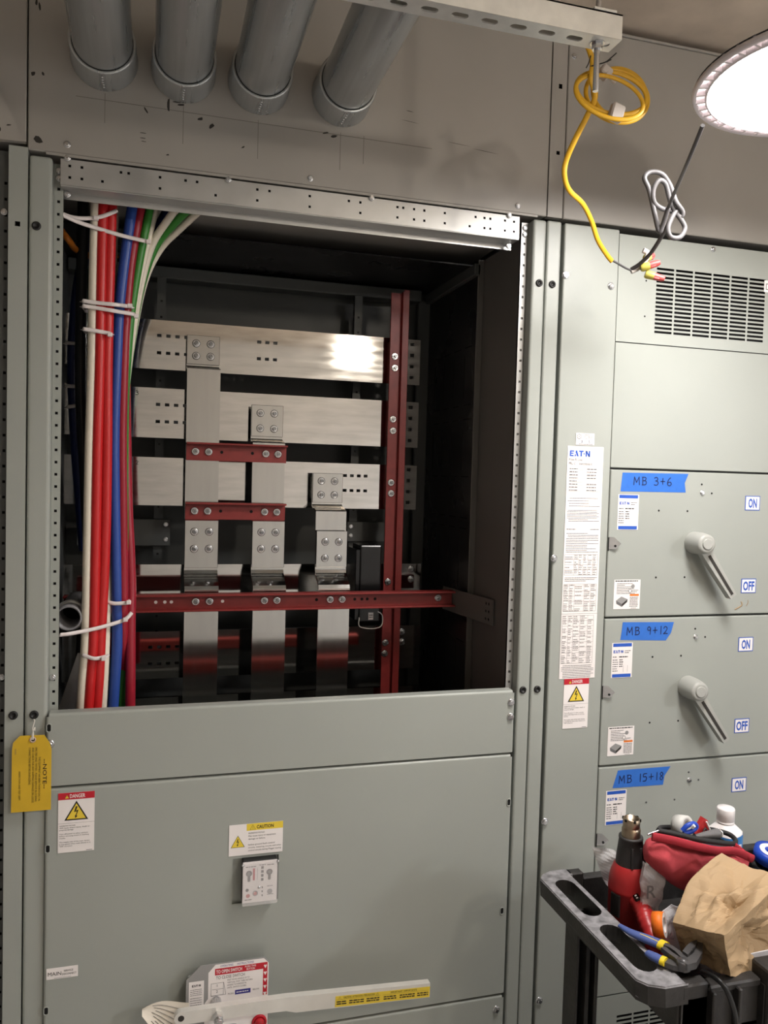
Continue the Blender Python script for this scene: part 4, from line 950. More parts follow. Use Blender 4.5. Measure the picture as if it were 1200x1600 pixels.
for x, z in ((.2025, .797), (.279, .7985), (.2385, .744)): inst('screw', hex_bolt_mesh('screw', .0024), gr, (x, -.0375, z))

# ================================================================== MAIN SWITCH OPERATOR
op = thing('switch_operator', (.17, -.03, .40), 'main switch operator with aluminum lever, instruction plate and red button', 'switch')
a = Art((.0855, -.034, .40), th=.002)
H0 = .186
a.slab([(0, 0), (.180, 0), (.180, .171), (.168, .183), (.030, .183), (0, .155)], LGRY)
a.rect(.006, .038, .085, .150, WHITE, 1); a.maker(.0125, .138, .0048, INKK); 
for i in range(4): a.lines(.009, .034, .131 - .004 * i, .0012, INKG)
for i in range(5): a.lines(.009, .034, .112 - .005 * i, .0012, INKG)
a.poly([(.040, .0), (.178, .0), (.178, .170), (.167, .1815), (.062, .1815), (.047, .165), (.047, .107), (.040, .098)], WHITE, 1)
a.text('OPERATING', .072, .1745, .0045, LNAVY, .028); a.text('INSTRUCTIONS', .109, .1745, .0045, LNAVY, .036)
a.poly([(.061, .1575), (.166, .1575), (.166, .172), (.061, .172)], LRED, 2); a.rect(.166, .1755, .098, .172, LRED, 2)
a.text('TO OPEN SWITCH', .0635, .161, .0075, WHITE, .056, bold=.02, k=3); a.text('PUSH THIS', .126, .166, .0042, WHITE, .024, bold=.01, k=3); a.text('BUTTON', .1295, .160, .0042, WHITE, .018, bold=.01, k=3)
for i in range(5): 
    cz = .163 - .0155 * i; a.poly([(.1672, cz + .002), (.1708, cz - .005), (.1744, cz + .002), (.1725, cz + .004), (.1708, cz + .002), (.1690, cz + .004)], WHITE, 3)
a.text('TO CLOSE SWITCH', .0635, .148, .0068, INKK, .062)
for i, l in enumerate(('FIRST MOVE HANDLE UP TO', 'VERTICAL STOP. THEN RETURN', 'HANDLE TO HORIZONTAL', 'UNTIL SWITCH CLOSES.')): a.text(l, .088, .1415 - .0058 * i, .0036, INKG, .0021 * len(l))
a.frame(.053, .080, .112, .140, .0007, INKG, 2); a.stroke([(.053, .112), (.085, .112)], .0007, INKG); a.stroke([(.08, .14), (.085, .112)], .0007, INKG); a.text('1', .066, .131, .006, INKK, align='c'); a.text('2', .066, .118, .006, INKK, align='c'); a.stroke([(.056, .126), (.080, .126)], .0007, INKG)
a.rect(.105, .139, .108, .118, LNAVY, 2); a.lines(.108, .136, .112, .002, WHITE, 3); a.text('PUSH', .090, .110, .0036, INKG, .012); a.text('BELOW', .144, .112, .0036, INKG, .014)
a.poly([(.06, .078), (.078, .089), (.105, .088), (.085, .082)], LGRY, 2)
a.poly([(.03, .015), (.058, .015), (.062, .021), (.058, .027), (.03, .027)], LNAVY, 2); a.lines(.033, .055, .0195, .003, WHITE, 3)
a.poly(obround(.096, .056, .032), LGRY, 2) if False else None
for pts, m, k in (([(p[0], p[1] + .026) for p in obround(.094, .050, .034)], LGRY, 2), ([(p[0], p[1] + .025) for p in obround(.094, .036, .022)], BLACK, 3)): a.poly(pts, m, k)
a.build('instruction_plate', op)
MB().box(.09, .26, -.034, -.0083, .12, .55, PAINT, .002, 1).build('housing', op)
q = MB(); q.lathe([(.0165, 0), (.0165, .004), (.0125, .005), (.0120, .001)], LRED, (.245, -.0365, .438), (0, -1, 0), 30, caps=False); q.lathe([(.011, 0), (.011, .016), (.009, .018)], REDB, (.245, -.0365, .438), (0, -1, 0), 26); q.build('push_button', op)
# lever: flat bar with a rounded pivot end, a kink and a wider grip
lv = MB(); yl0, yl1 = -.086, -.070
prof = [(.0605 + .013 * math.cos(t) + .0125, .506 + .0135 * math.sin(t) - .0005) for t in [math.pi / 2 + math.pi * i / 8 for i in range(9)]]
poly = prof + [(.20, .490), (.296, .4865), (.318, .4795), (.628, .4655), (.628, .4985), (.318, .5155), (.296, .5165), (.20, .518)]
lv.prism([(x, z) for x, z in poly], (0, yl0, 0), (1, 0, 0), (0, 0, 1), (0, yl1 - yl0, 0), ALU)
lv.cyl((.074, yl0 - .0004, .506), (.074, yl0 + .001, .506), .0065, SCUFF, 16); lever = lv.build('lever', op)
sl = math.atan2(.464 - .4795, .628 - .318)
a = Art((.405, yl0 - .0002, .4778), .222, .0245, LYEL, u=(math.cos(sl), 0, math.sin(sl)), v=(-math.sin(sl), 0, math.cos(sl)), th=.0003)
a.text('CAUTION / ATTENTION / PRECAUCION', .018, .0185, .0042, INKK, .072); a.warn_tri(.010, .0178, .007, 1, .06, False); a.warn_tri(.097, .0178, .007, 1, .06, False); a.text('IMPORTANT / IMPORTANTE', .128, .0185, .0042, INKK, .062); a.rect(.002, .104, .0165, .0168, INKK); a.rect(.11, .22, .0165, .0168, INKK)
for i, (u0, u1) in enumerate(((.003, .026), (.032, .066), (.072, .102), (.112, .142), (.150, .186), (.192, .218))):
    for v in (.0105, .0055): a.lines(u0, u1, v, .0026, INKK)
tag(a.build('caution_strip', lever), 'yellow strip of black caution print')
q = MB(); q.hexa((.150, -.070, .500), (.150, -.104, .500), .0115, STEEL); q.cyl((.150, -.104, .500), (.150, -.112, .500), .0082, STEEL, 20); q.hexa((.150, -.112, .500), (.150, -.122, .500), .0085, STEEL); q.cyl((.150, -.122, .500), (.150, -.1225, .500), .004, SCUFF, 10); q.cyl((.150, -.035, .500), (.150, -.07, .500), .011, STEEL, 20); q.build('pivot_stud', op)
# folded paper hanging behind the lever end
bk = MB(); n = 10; g = []
for i in range(n + 1):
    for j in range(7):
        u, v = i / n, j / 6
        x = -.005 + .085 * u + .010 * (1 - v) * u; z = .520 - .010 * u * 0 - (.115 * v) * (.15 + .85 * u) + .004 * math.sin(5 * u + 2 * v); y = -.056 + .010 * math.sin(3 * u + 2.2 * v) - .012 * v
        g.append(Vector((x, y, z)))
fs = [(i * 7 + j, (i + 1) * 7 + j, (i + 1) * 7 + j + 1, i * 7 + j + 1) for i in range(n) for j in range(6)]
bk.add(g, fs, BEIGE, True); bk.add([p + Vector((.002, .003, -.001)) for p in g], [f[::-1] for f in fs], BEIGE, True)
def leaf(u, v): return Vector((-.005 + .085 * u + .010 * (1 - v) * u, -.0572 + .010 * math.sin(3 * u + 2.2 * v) - .012 * v, .520 - (.115 * v) * (.15 + .85 * u) + .004 * math.sin(5 * u + 2 * v)))
for k in range(8):
    v = .10 + .11 * k
    bk.tube([leaf(u_, v) for u_ in (.22 + .04 * (k % 3), .4, .55, .7, .82)], .0005, INKG, 4)
solo('instruction_leaflet', bk, 'crumpled printed leaflet hanging by the end of the aluminum lever', 'paper')

# ================================================================== TOOL CART
CZ = .82; TF = .735
ct = thing('utility_cart', (1.3, -.45, 0), 'black plastic utility cart with dusty slotted handle, loaded with tools', 'cart')
x_h = .797; yN, yF = -.655, -.252; xR = 1.80
b = MB()
# handle frame: chamfered outline cut into cells, two long slots
xi = .866
def tr(u, v, w_): return (u, v, CZ - .030 + w_)
ys = [yN + .03, -.4535, yF - .025]
def slot(cy, L, cx=.835, W=.042, n=7):
    return [(p[1] + cx, p[0] + cy) for p in obround(0, L, W, n)]
cell_hole(b, (x_h, xi, ys[0], ys[1]), slot((ys[0] + ys[1]) / 2 , .148), tr, .030, CARTW, CARTM)
cell_hole(b, (x_h, xi, ys[1], ys[2]), slot((ys[1] + ys[2]) / 2 + .002, .142), tr, .030, CARTW, CARTM)
for sy, y0, y1 in ((-1, ys[0], yN), (1, ys[2], yF)):
    pts = [(x_h, y0), (x_h + .012, y0 + (y1 - y0) * .6), (x_h + .035, y1), (xi + .006, y1), (xi + .006, y0)]
    if sy < 0: pts = pts
    b.prism(pts, (0, 0, CZ - .030), (1, 0, 0), (0, 1, 0), (0, 0, .030), CARTW)
b.v = [v for v in b.v]
hd = b.build('handle', ct)
# darker outer face of the handle
q = MB(); ol = [(xi, yF + .0015), (x_h + .035, yF + .0015), (x_h + .010, ys[2] + (yF - ys[2]) * .6), (x_h - .0015, ys[2]), (x_h - .0015, ys[0]), (x_h + .010, ys[0] + (yN - ys[0]) * .6), (x_h + .035, yN - .0015), (xi + .01, yN - .0015)]
for i in range(len(ol) - 1):
    (xa, ya_), (xb, yb_) = ol[i], ol[i + 1]
    q.add([(xa, ya_, CZ - .003), (xb, yb_, CZ - .003), (xb + .002, yb_, CZ - .036), (xa + .002, ya_, CZ - .036)], [(0, 1, 2, 3)], CARTM)
    q.add([(xa, ya_, CZ - .003), (xb, yb_, CZ - .003), (xb + .002, yb_ * .998, CZ - .0008), (xa + .002, ya_ * .998, CZ - .0008)], [(3, 2, 1, 0)], CARTW)
q.build('handle_edge', ct)
tray = MB()
tray.box(xi, xR, yN, yF, TF - .012, TF, CARTM, .003, 1)
tray.box(xi - .004, xi + .006, yN + .004, yF - .004, TF - .01, CZ - .004, CARTM, .002, 1)
tray.box(xR - .02, xR, yN, yF, TF - .01, CZ + .01, CARTM, .004, 2)
# far wall with its stepped notch
tray.box(xi, xi + .035, yF - .022, yF, TF - .01, CZ, CARTM, .003, 1); tray.box(xi + .033, xR, yF - .022, yF, TF - .01, CZ - .012, CARTM, .003, 1); tray.box(xi + .27, xR, yF - .024, yF + .002, CZ - .02, CZ + .008, CARTM, .003, 1)
# near wall: rim, deep skirt, ribs and a raised block
tray.box(xi, xR, yN, yN + .020, TF - .10, CZ - .012, CARTM, .003, 1)
tray.box(xi - .0, xi + .052, yN - .002, yN + .022, CZ - .03, CZ - .004, CARTM, .003, 1)
tray.box(xi + .05, xi + .155, yN - .006, yN + .020, CZ - .024, CZ - .010, CARTM, .003, 1)
for k in range(9): tray.box(xi + .05 + .052 * k, xi + .058 + .052 * k, yN - .016, yN + .002, TF - .10, CZ - .016, CARTM, .002, 1)
tray.box(xi + .155, xi + .155 + .3, yN - .024, yN + .022, TF - .09, CZ + .012, CARTM, .006, 2)
tray.box(xi - .0, xi + .05, yN, yN + .004, TF - .13, CZ - .03, CARTM)
tray.build('tray', ct)
def leg(x, y, zt=TF - .012, w1=.05):
    q = MB(); q.box(x - w1 / 2, x - w1 / 2 + .006, y - w1 / 2, y + w1 / 2, .16, zt, CARTM, .002, 1); q.box(x - w1 / 2, x + w1 / 2, y + w1 / 2 - .006, y + w1 / 2, .16, zt, CARTM, .002, 1); q.box(x - .004, x + .004, y - w1 / 2, y + w1 / 2, .16, zt, CARTM); q.box(x + w1 / 2 - .008, x + w1 / 2, y - w1 / 2, y + w1 / 2, .16, zt, CARTM, .002, 1)
    q.build('leg', ct)
for x, y in ((.842, -.375), (xR - .05, yF - .045), (xR - .05, yN + .07), (1.02, yN + .09)): leg(x, y, CZ - .031 if x < .866 else TF - .012)
q = MB(); q.prism([(0, 0), (.0, -.10), (.12, -.22), (.30, -.22), (.30, 0)], (xi - .03, yN + .012, TF - .02), (1, 0, 0), (0, 0, 1), (0, .012, 0), CARTM); q.build('side_skirt', ct)
q = MB(); q.box(xi, xR, yN, yF, .17, .18, CARTM); q.box(xi, xR, yN, yN + .015, .16, .24, CARTM); q.box(xi, xR, yF - .015, yF, .16, .24, CARTM); q.build('lower_shelf', ct)
for x in (.90, xR - .06):
    for y in (yN + .07, yF - .06):
        q = MB(); q.cyl((x - .014, y, .05), (x + .014, y, .05), .05, RUBBER, 28); q.box(x - .02, x + .02, y - .02, y + .02, .10, .165, STEELD, .003, 1); q.build('caster', ct)

# ---- heat gun standing on its tail
gb = PZ(983, 1468, TF + .003); GX, GY = gb.x, -.362
hb0 = P(983, 1300, GY).x
def gz(py, px=985): return P(px, py, GY).z
def gxx(px, py): return P(px, py, GY).x
ax0 = Vector((gxx(979, 1470), GY, TF + .002)); ax1 = Vector((gxx(987, 1280), GY, gz(1280)))
gd = (ax1 - ax0); GL = gd.length; gd.normalize()
hg = thing('heat_gun', ax0, 'red heat gun standing nozzle up on the cart behind the handle', 'heat gun')
def gt(py): return max(0, (gz(py) - ax0.z) / gd.z)
b = MB(); b.lathe([(.034, 0), (.0385, .006), (.0405, gt(1440)), (.0405, gt(1388)), (.0418, gt(1387)), (.0418, gt(1384)), (.0410, gt(1382)), (.0405, gt(1372)), (.0375, gt(1361)), (.032, gt(1350)), (.0295, gt(1348))], GUNR, ax0, gd, 40); body = b.build('body', hg)
b = MB(); b.lathe([(.0290, gt(1362)), (.0290, gt(1350)), (.0270, gt(1332)), (.0235, gt(1310)), (.0245, gt(1309)), (.0240, gt(1306)), (.019, gt(1306))], GUNK, ax0, gd, 36)
for k in range(4):
    a_ = -2.0 + .75 * k; u = Vector((math.cos(a_), math.sin(a_), 0)); b.tube([ax0 + gd * gt(1347) + u * .0290, ax0 + gd * gt(1318) + u * .0252], .0032, GUNK, 6)
b.build('shroud', hg)
b = MB(); b.lathe([(.0190, gt(1308)), (.0188, gt(1294)), (.0170, gt(1293)), (.0170, gt(1291)), (.0172, gt(1290)), (.0172, gt(1279)), (.0156, gt(1278)), (.0156, gt(1286)), (.0001, gt(1286))], NOZZ, ax0, gd, 32, caps=False)
for k in range(6):
    a_ = math.pi * k / 3 + .3; b.box(-.002, .002, -.0022, .0006, -.003, .002, BLACK, 0, M=Matrix.Translation(ax0 + gd * (gt(1279.5)) + Vector((math.cos(a_), math.sin(a_), 0)) * .0166) @ Matrix.Rotation(a_ + math.pi / 2, 4, 'Z'))
b.build('nozzle', hg)
b = MB(); v_ = Vector((-.99, -.30, 0)).normalized(); cc = ax0 + gd * gt(1405) + v_ * .0375; b.box(-.012, .012, -.004, .004, -.024, .024, GUNK, .003, 2, M=Matrix.Translation(cc) @ Matrix.Rotation(math.atan2(v_.y, v_.x) + math.pi / 2, 4, 'Z'))
v2 = Vector((-.05, -1, 0)).normalized(); cc = ax0 + gd * gt(1370) + v2 * .037; b.cyl(cc - v2 * .002, cc + v2 * .0016, .0045, BLACK, 14); b.build('vent_grille', hg)
# grip reaches out and down towards the cart edge
h0 = P(999, 1412, GY - .040); h1 = P(1011, 1442, GY - .085); h2 = P(1024, 1476, GY - .12)

b = MB(); pth = cat_rom([h0 + Vector((-.004, .012, .004)), h0, (h0 + h1) / 2 + Vector((0, -.003, .003)), h1, h2], 8); nn = len(pth)
b.tube(pth, [(.0192 - .003 * i / nn + .0008 * math.sin(i * 2.2) * (1 if i > nn * .5 else 0)) * min(1, .85 + i * .05) for i in range(nn)], GUNR, 18, flat=1.1); grip = b.build('grip', hg)
gm = pth[int(nn * .30)]; dd = (pth[int(nn * .4)] - pth[int(nn * .2)]).normalized(); nrm = (Vector((-.45, -.75, .5)) - dd * Vector((-.45, -.75, .5)).dot(dd)).normalized(); sd = dd.cross(nrm)
Mx = Matrix((sd, nrm, dd)).transposed().to_4x4(); Mx.translation = gm + nrm * .0188
q = MB(); q.box(-.006, .006, -.002, .004, -.012, .012, GLOSSB, .002, 1, M=Mx)
for k in (-.007, 0, .007): q.box(-.002, .002, .003, .005, k - .0015, k + .0015, WHITE, 0, M=Mx)
q.build('switch', hg)

# ---- soft things: lofted, puffed sheets
def pillow(name, top, bot, Y, thick, m, wr=.004, seed=0, nu=36, nv=18, tilt=0.0, fscale=18):
    b = MB(); rows_ = []
    T = cat_rom([Vector((*p, 0)) for p in top], 12); B = cat_rom([Vector((*p, 0)) for p in bot], 12)
    def samp(L, t): k = t * (len(L) - 1); i = min(int(k), len(L) - 2); return L[i].lerp(L[i + 1], k - i)
    for side in (-1, 1):
        g = []
        for i in range(nu + 1):
            u = i / nu; a, c = samp(T, u), samp(B, u)
            for j in range(nv + 1):
                v = j / nv; p = a.lerp(c, v); e = (max(0, 1 - (2 * u - 1) ** 4) ** .5) * (max(0, math.sin(math.pi * (.08 + .92 * v) if v < 1 else math.pi)) ** .55 if v < 1 else 0)
                yy = Y + tilt * (v - .5); q = P(p.x, p.y, yy + side * thick * e * .5 * (1 if side < 0 else .8))
                nz = noise.noise(q * fscale + Vector((seed, 0, 0))) + .5 * noise.noise(q * fscale * 2.3 + Vector((0, seed, 0)))
                q.y += side * nz * wr * min(1, e * 2); q.z += nz * wr * .4 * min(1, e * 2)
                g.append(q)
        W1 = nv + 1
        fs = [(i * W1 + j, (i + 1) * W1 + j, (i + 1) * W1 + j + 1, i * W1 + j + 1) for i in range(nu) for j in range(nv)]
        b.add(g, fs if side > 0 else [f[::-1] for f in fs], m, True)
    return b
PY = -.40
pt = thing('zipper_pouch', P(1075, 1385, PY), 'red canvas zipper pouch lying open on the cart, stuffed with tools', 'pouch')
b = pillow('pouch', [(1004, 1328), (1012, 1310), (1040, 1306), (1075, 1313), (1110, 1322), (1150, 1334), (1172, 1342)], [(1006, 1343), (1030, 1366), (1055, 1385), (1080, 1396), (1105, 1404), (1140, 1406), (1160, 1392)], PY, .10, CANVAS, .009, 3, tilt=-.03)
b.build('body', pt)
def rib(pts, r, m, flat=1.0, n=8, up=None): return MB().tube(cat_rom([P(*p) for p in pts], 8), r, m, n, flat=flat, up=up)
rib([(1019, 1307, PY - .038), (1050, 1313, PY - .047), (1085, 1322, PY - .050), (1120, 1329, PY - .046), (1148, 1330, PY - .034), (1176, 1342, PY - .01)], .0085, CANVD, .45, 8, (0, 1, 0)).build('binding', pt)
rib([(1028, 1298, PY - .030), (1060, 1304, PY - .040), (1095, 1312, PY - .042), (1136, 1318, PY - .03), (1150, 1316, PY - .0), (1140, 1304, PY + .03), (1110, 1296, PY + .04), (1070, 1293, PY + .035), (1035, 1293, PY + .02), (1028, 1298, PY - .02)], .0055, ZIP, .8, 8).build('zipper', pt)
q = rib([(1029, 1298, PY - .032), (1020, 1301, PY - .034), (1012, 1304, PY - .036)], .0026, STEEL, .6); q.build('zipper_pull', pt)
rib([(1148, 1320, PY - .02), (1160, 1330, PY - .022), (1172, 1341, PY - .02)], .005, CANVD, .4, 8, (0, 1, 0)).build('pull_tab', pt)
q = MB(); loopz = [P(*p) for p in ((1030, 1300, PY - .03), (1075, 1309, PY - .04), (1136, 1320, PY - .03), (1148, 1316, PY), (1110, 1298, PY + .04), (1040, 1295, PY + .02))]; q.add([p + Vector((0, 0, -.006)) for p in loopz], [tuple(range(6))], GLOSSB); q.build('lining', pt)
# tools poking out of the pouch
c = P(1066, 1292, PY + .012); b = MB(); axr = Vector((.35, -.85, .25)).normalized(); b.lathe([(.0125, -.012), (.023, -.012), (.0235, 0), (.023, .012), (.0125, .012), (.0125, -.012)], mat('gray_tape_roll', (196, 196, 192), .5), c, axr, 30, caps=False)
solo('tape_roll', b, 'pale gray roll of tape sticking out of the red pouch', 'tape')
b = MB(); b.tube(cat_rom([P(1066, 1298, PY - .02), P(1074, 1290, PY - .022), P(1084, 1287, PY - .022), P(1088, 1292, PY - .022), P(1080, 1299, PY - .022), P(1068, 1302, PY - .02)], 6), .0048, BLUEP, 10); b.tube([P(1081, 1293, PY - .026), P(1085, 1290, PY - .03)], .0035, BOTW, 8)
solo('wire_cutter', b, 'blue handled cutter poking out of the red pouch', 'tool')
b = MB(); b.prism([(0, 0), (.034, -.006), (.028, .026), (.020, .031), (.012, .020)], P(1088, 1304, PY - .004), (1, 0, 0), (0, .1, 1), (0, .012, 0), GUNR); b.tube([P(1098, 1302, PY - .008), P(1102, 1294, PY - .008), P(1106, 1299, PY - .008)], .0022, ZIP, 6); b.tube([P(1104, 1284, PY - .006), P(1110, 1299, PY - .006)], .0018, BOTW, 6)
solo('clamp_tool', b, 'red tool with black slot poking out of the pouch beside the blue one', 'tool')
b = MB(); b.tube(cat_rom([P(1086, 1307, PY - .025), P(1105, 1304, PY - .022), P(1122, 1302, PY - .02)], 6), [.004 + .006 * i / 12 for i in range(13)], GRYP, 14); e = P(1122, 1302, PY - .02); b.lathe([(.0095, 0), (.0095, .004), (.0055, .004), (.005, .001)], STEEL, e, P(1126, 1304, PY - .05) - e, 16); 
solo('ratchet_wrench', b, 'gray handled ratchet lying in the mouth of the red pouch', 'tool')
# bottle
bp_ = P(1133, 1290, -.315); bo = thing('chemical_bottle', (bp_.x, bp_.y, TF), 'white capped bottle with a blue label standing behind the red pouch', 'bottle')
def sq(h, r, rc=.35, n=24):
    out = []
    for i in range(n):
        t = 2 * math.pi * i / n + .4; k = r / max(abs(math.cos(t - .4)) ** 1, abs(math.sin(t - .4)) ** 1) * (1 - rc) + r * rc * 1.2; out.append(Vector((bp_.x + min(k, r * 1.22) * math.cos(t), bp_.y + min(k, r * 1.22) * math.sin(t), h)))
    return out
zc0 = P(1132, 1284, -.315).z; zt_ = P(1132, 1265, -.315).z; zs = P(1132, 1297, -.315).z
def rd(h, r, n=24): return [Vector((bp_.x + r * math.cos(2 * math.pi * i / n + .4), bp_.y + r * math.sin(2 * math.pi * i / n + .4), h)) for i in range(n)]
b = MB(); b.rings([sq(TF, .028), sq(TF + .004, .031), sq(zs - .006, .031), sq(zs, .0305), sq(zs + .006, .025), rd(zc0 - .002, .018), rd(zc0, .0165)], BOTW, True); b.build('bottle_body', bo)
b = MB(); b.rings([sq(zs - .085, .0314), sq(zs - .003, .0314)], BOTB, True, False); lb = b.build('label', bo)
a = Art((bp_.x - .012, bp_.y - .0395, zs - .03), .026, .013, WHITE, u=(.98, .12, 0), th=.0005); a.text('ST', .012, .003, .008, LBLUE, .012); a.build('label_panel', lb)
b = MB(); b.lathe([(.0185, 0), (.0185, .0035), (.0178, .004), (.0178, .005), (.0188, .006), (.0188, zt_ - zc0 + .002), (.0175, zt_ - zc0 + .005), (.0001, zt_ - zc0 + .0055)], BOTW, (bp_.x, bp_.y, zc0), (0, 0, 1), 36, caps=False); b.build('cap', bo)
# blue tape roll at the right edge on a dark spool
c = P(1203, 1336, -.31); b = MB(); b.lathe([(.0125, -.012), (.034, -.012), (.035, 0), (.034, .012), (.0125, .012), (.0125, -.012)], BLUEP, c, (.0, -.22, .97), 36, caps=False)
a2 = MB(); b.lathe([(.013, .0125), (.024, .0125)], WHITE, c, (.0, -.22, .97), 30, caps=False)
solo('electrical_tape_roll', b, 'blue roll of electrical tape at the right edge of the cart', 'tape')
b = MB(); b.lathe([(.015, -.022), (.040, -.022), (.041, -.008), (.040, .004), (.015, .004)], GLOSSB, c + Vector((0.004, .012, -.026)), (.0, -.2, .98), 36); b.lathe([(.03, -.02), (.03, -.09)], GLOSSB, c + Vector((.004, .014, -.026)), (0, 0, 1), 24)
solo('dark_spool', b, 'dark spool under the blue tape roll at the right edge', 'spool')
# ---- brown paper bag: a crumpled, tapering sack lying across the cart
A0, B0, C0, D0 = P(1052, 1441, -.550), P(1130, 1462, -.655), P(1141, 1527, -.650), P(1064, 1492, -.55)
A1, B1, C1, D1 = P(1128, 1333, -.475), P(1222, 1372, -.54), P(1230, 1486, -.565), P(1160, 1400, -.48)
def tri3(u, v, w_):
    # u along the sack, v across the mouth A->B, w down A->D
    e0 = A0.lerp(B0, v).lerp(D0.lerp(C0, v), w_); e1 = A1.lerp(B1, v).lerp(D1.lerp(C1, v), w_)
    return e0.lerp(e1, u)
cen = tri3(.5, .5, .5)
def facets(fid, K, u, v):
    """piecewise flat random relief: creased paper"""
    def nd(i, j):
        if i <= 0 or j <= 0 or i >= K or j >= K: return 0.0
        return noise.cell(Vector((i * 3.7 + fid * 51.3, j * 5.1 + 2.3, fid * 7.7)))* 2 - 1
    def jt(t): return min(max(t, 0), .99999) * K
    x, y = jt(u + .03 * math.sin(9 * v + fid)), jt(v + .03 * math.sin(8 * u + 2 * fid)); i, j = int(x), int(y); a_, b_ = x - i, y - j
    n00, n10, n01, n11 = nd(i, j), nd(i + 1, j), nd(i, j + 1), nd(i + 1, j + 1)
    if (i + j) % 2:
        return n00 + (n10 - n00) * a_ + (n11 - n10) * b_ if a_ > b_ else n00 + (n11 - n01) * a_ + (n01 - n00) * b_
    return n00 + (n10 - n00) * a_ + (n01 - n00) * b_ if a_ + b_ < 1 else n11 + (n01 - n11) * (1 - a_) + (n10 - n11) * (1 - b_)
bag = MB(); N = 44
def face(fn, flip=False, e0=1.0, fid=0):
    g = []
    for i in range(N + 1):
        for j in range(N + 1):
            u, v = i / N, j / N; p = fn(u, v); d = (p - cen).normalized()
            p = p + d * (e0 * (.0135 * facets(fid, 5, u, v) + .0042 * facets(fid + 20, 11, u, v))) + noise.noise_vector(p * 30) * .003
            g.append(p)
    fs = [(i * (N + 1) + j, (i + 1) * (N + 1) + j, (i + 1) * (N + 1) + j + 1, i * (N + 1) + j + 1) for i in range(N) for j in range(N)]
    bag.add(g, [f[::-1] for f in fs] if flip else fs, PAPER, False)
bul = lambda u: 1 + .0 * u
def puff(u, v, w_):
    p = tri3(u, v, w_); k = math.sin(math.pi * min(1, max(0, u))) * .016
    return p + (p - tri3(u, .5, .5)).normalized() * k if (p - tri3(u, .5, .5)).length > 1e-6 else p
face(lambda u, v: puff(u, v, 0)); face(lambda u, v: puff(u, v, 1), True, 1, 1); face(lambda u, v: puff(u, 0, v), True, 1, 2); face(lambda u, v: puff(u, 1, v), False, 1, 3); face(lambda u, v: puff(0, u, v), True, .4, 4); face(lambda u, v: puff(1, u, v), False, 1, 5)
solo('paper_bag', bag, 'crumpled brown paper bag lying across the cart', 'bag')
# ---- milky open container, second tub, clear bag, orange tape
def tub(c, sx, sy, h, rot, lbl, tilt=(0, 0), grp='milky plastic containers on the cart'):
    b = MB(); t = .0018; Mx = Matrix.Translation(c) @ Matrix.Rotation(rot, 4, 'Z') @ Matrix.Rotation(tilt[0], 4, 'X') @ Matrix.Rotation(tilt[1], 4, 'Y')
    b.box(-sx, sx, -sy, sy, 0, t, CLEARW, M=Mx); b.box(-sx, sx, -sy, -sy + t, 0, h, CLEARW, .0006, 1, M=Mx); b.box(-sx, sx, sy - t, sy, 0, h, CLEARW, .0006, 1, M=Mx); b.box(-sx, -sx + t, -sy, sy, 0, h, CLEARW, .0006, 1, M=Mx); b.box(sx - t, sx, -sy, sy, 0, h, CLEARW, .0006, 1, M=Mx)
    return solo('plastic_container', b, lbl, 'container', grp)
pc = P(1062, 1405, -.478); tub(Vector((pc.x, -.478, TF + .002)), .030, .030, .088, .5, 'open milky container between the pouch and the paper bag')
pc = P(1180, 1508, -.60); tub(Vector((pc.x + .02, -.565, TF + .002)), .075, .045, .085, .05, 'milky container under the paper bag by the near wall')
def film(fr, Y, lbl, seed, wr=.012, letters=()):
    b = MB(); n = 14; g = []
    for i in range(n + 1):
        for j in range(n + 1):
            u, v = i / n, j / n; x = (fr[0][0] * (1 - u) + fr[1][0] * u) * (1 - v) + (fr[3][0] * (1 - u) + fr[2][0] * u) * v; y = (fr[0][1] * (1 - u) + fr[1][1] * u) * (1 - v) + (fr[3][1] * (1 - u) + fr[2][1] * u) * v
            p = P(x, y, Y); p.y += noise.noise(p * 40 + Vector((seed, 0, 0))) * wr; g.append(p)
    W1 = n + 1; fs = [(i * W1 + j, (i + 1) * W1 + j, (i + 1) * W1 + j + 1, i * W1 + j + 1) for i in range(n) for j in range(n)]
    b.add(g, fs, FILM, False); b.add([p + Vector((0, .006, 0)) for p in g], [f[::-1] for f in fs], FILM, False)
    t = solo('plastic_bag', b, lbl, 'plastic bag', 'clear plastic bags on the cart')
    for ch, x, y, h in letters:
        p = P(x, y, Y - .010); a = Art(p, th=.0002); a.text(ch, 0, 0, h, GRYP, bold=.01); a.build('print', t)
    return t
film([(925, 1323), (962, 1330), (968, 1400), (950, 1385)], -.305, 'clear plastic bag sticking up behind the heat gun', 1)
film([(1004, 1345), (1040, 1372), (1030, 1432), (1004, 1430)], -.43, 'clear printed plastic bag between the heat gun and the container', 5, letters=(('R', 1010, 1404, .026), ('ON', 1011, 1424, .008)))
film([(1040, 1425), (1078, 1412), (1058, 1470), (1030, 1470)], -.50, 'clear plastic wrap crumpled beside the orange tape', 9, .016)
c = P(1030, 1445, -.515); c.z = max(c.z, TF + .026); b = MB(); axr = Vector((.72, -.66, .22)).normalized(); b.lathe([(.0125, -.010), (.0225, -.010), (.023, 0), (.0225, .010), (.0125, .010)], ORNG, c, axr, 32, caps=False); b.lathe([(.0135, .0102), (.0215, .0102)], WHITE, c, axr, 32, caps=False); b.lathe([(.0125, .010), (.0125, -.010)], WHITE, c, axr, 32, caps=False)
solo('orange_tape_roll', b, 'orange roll of tape on edge beside the heat gun grip', 'tape')
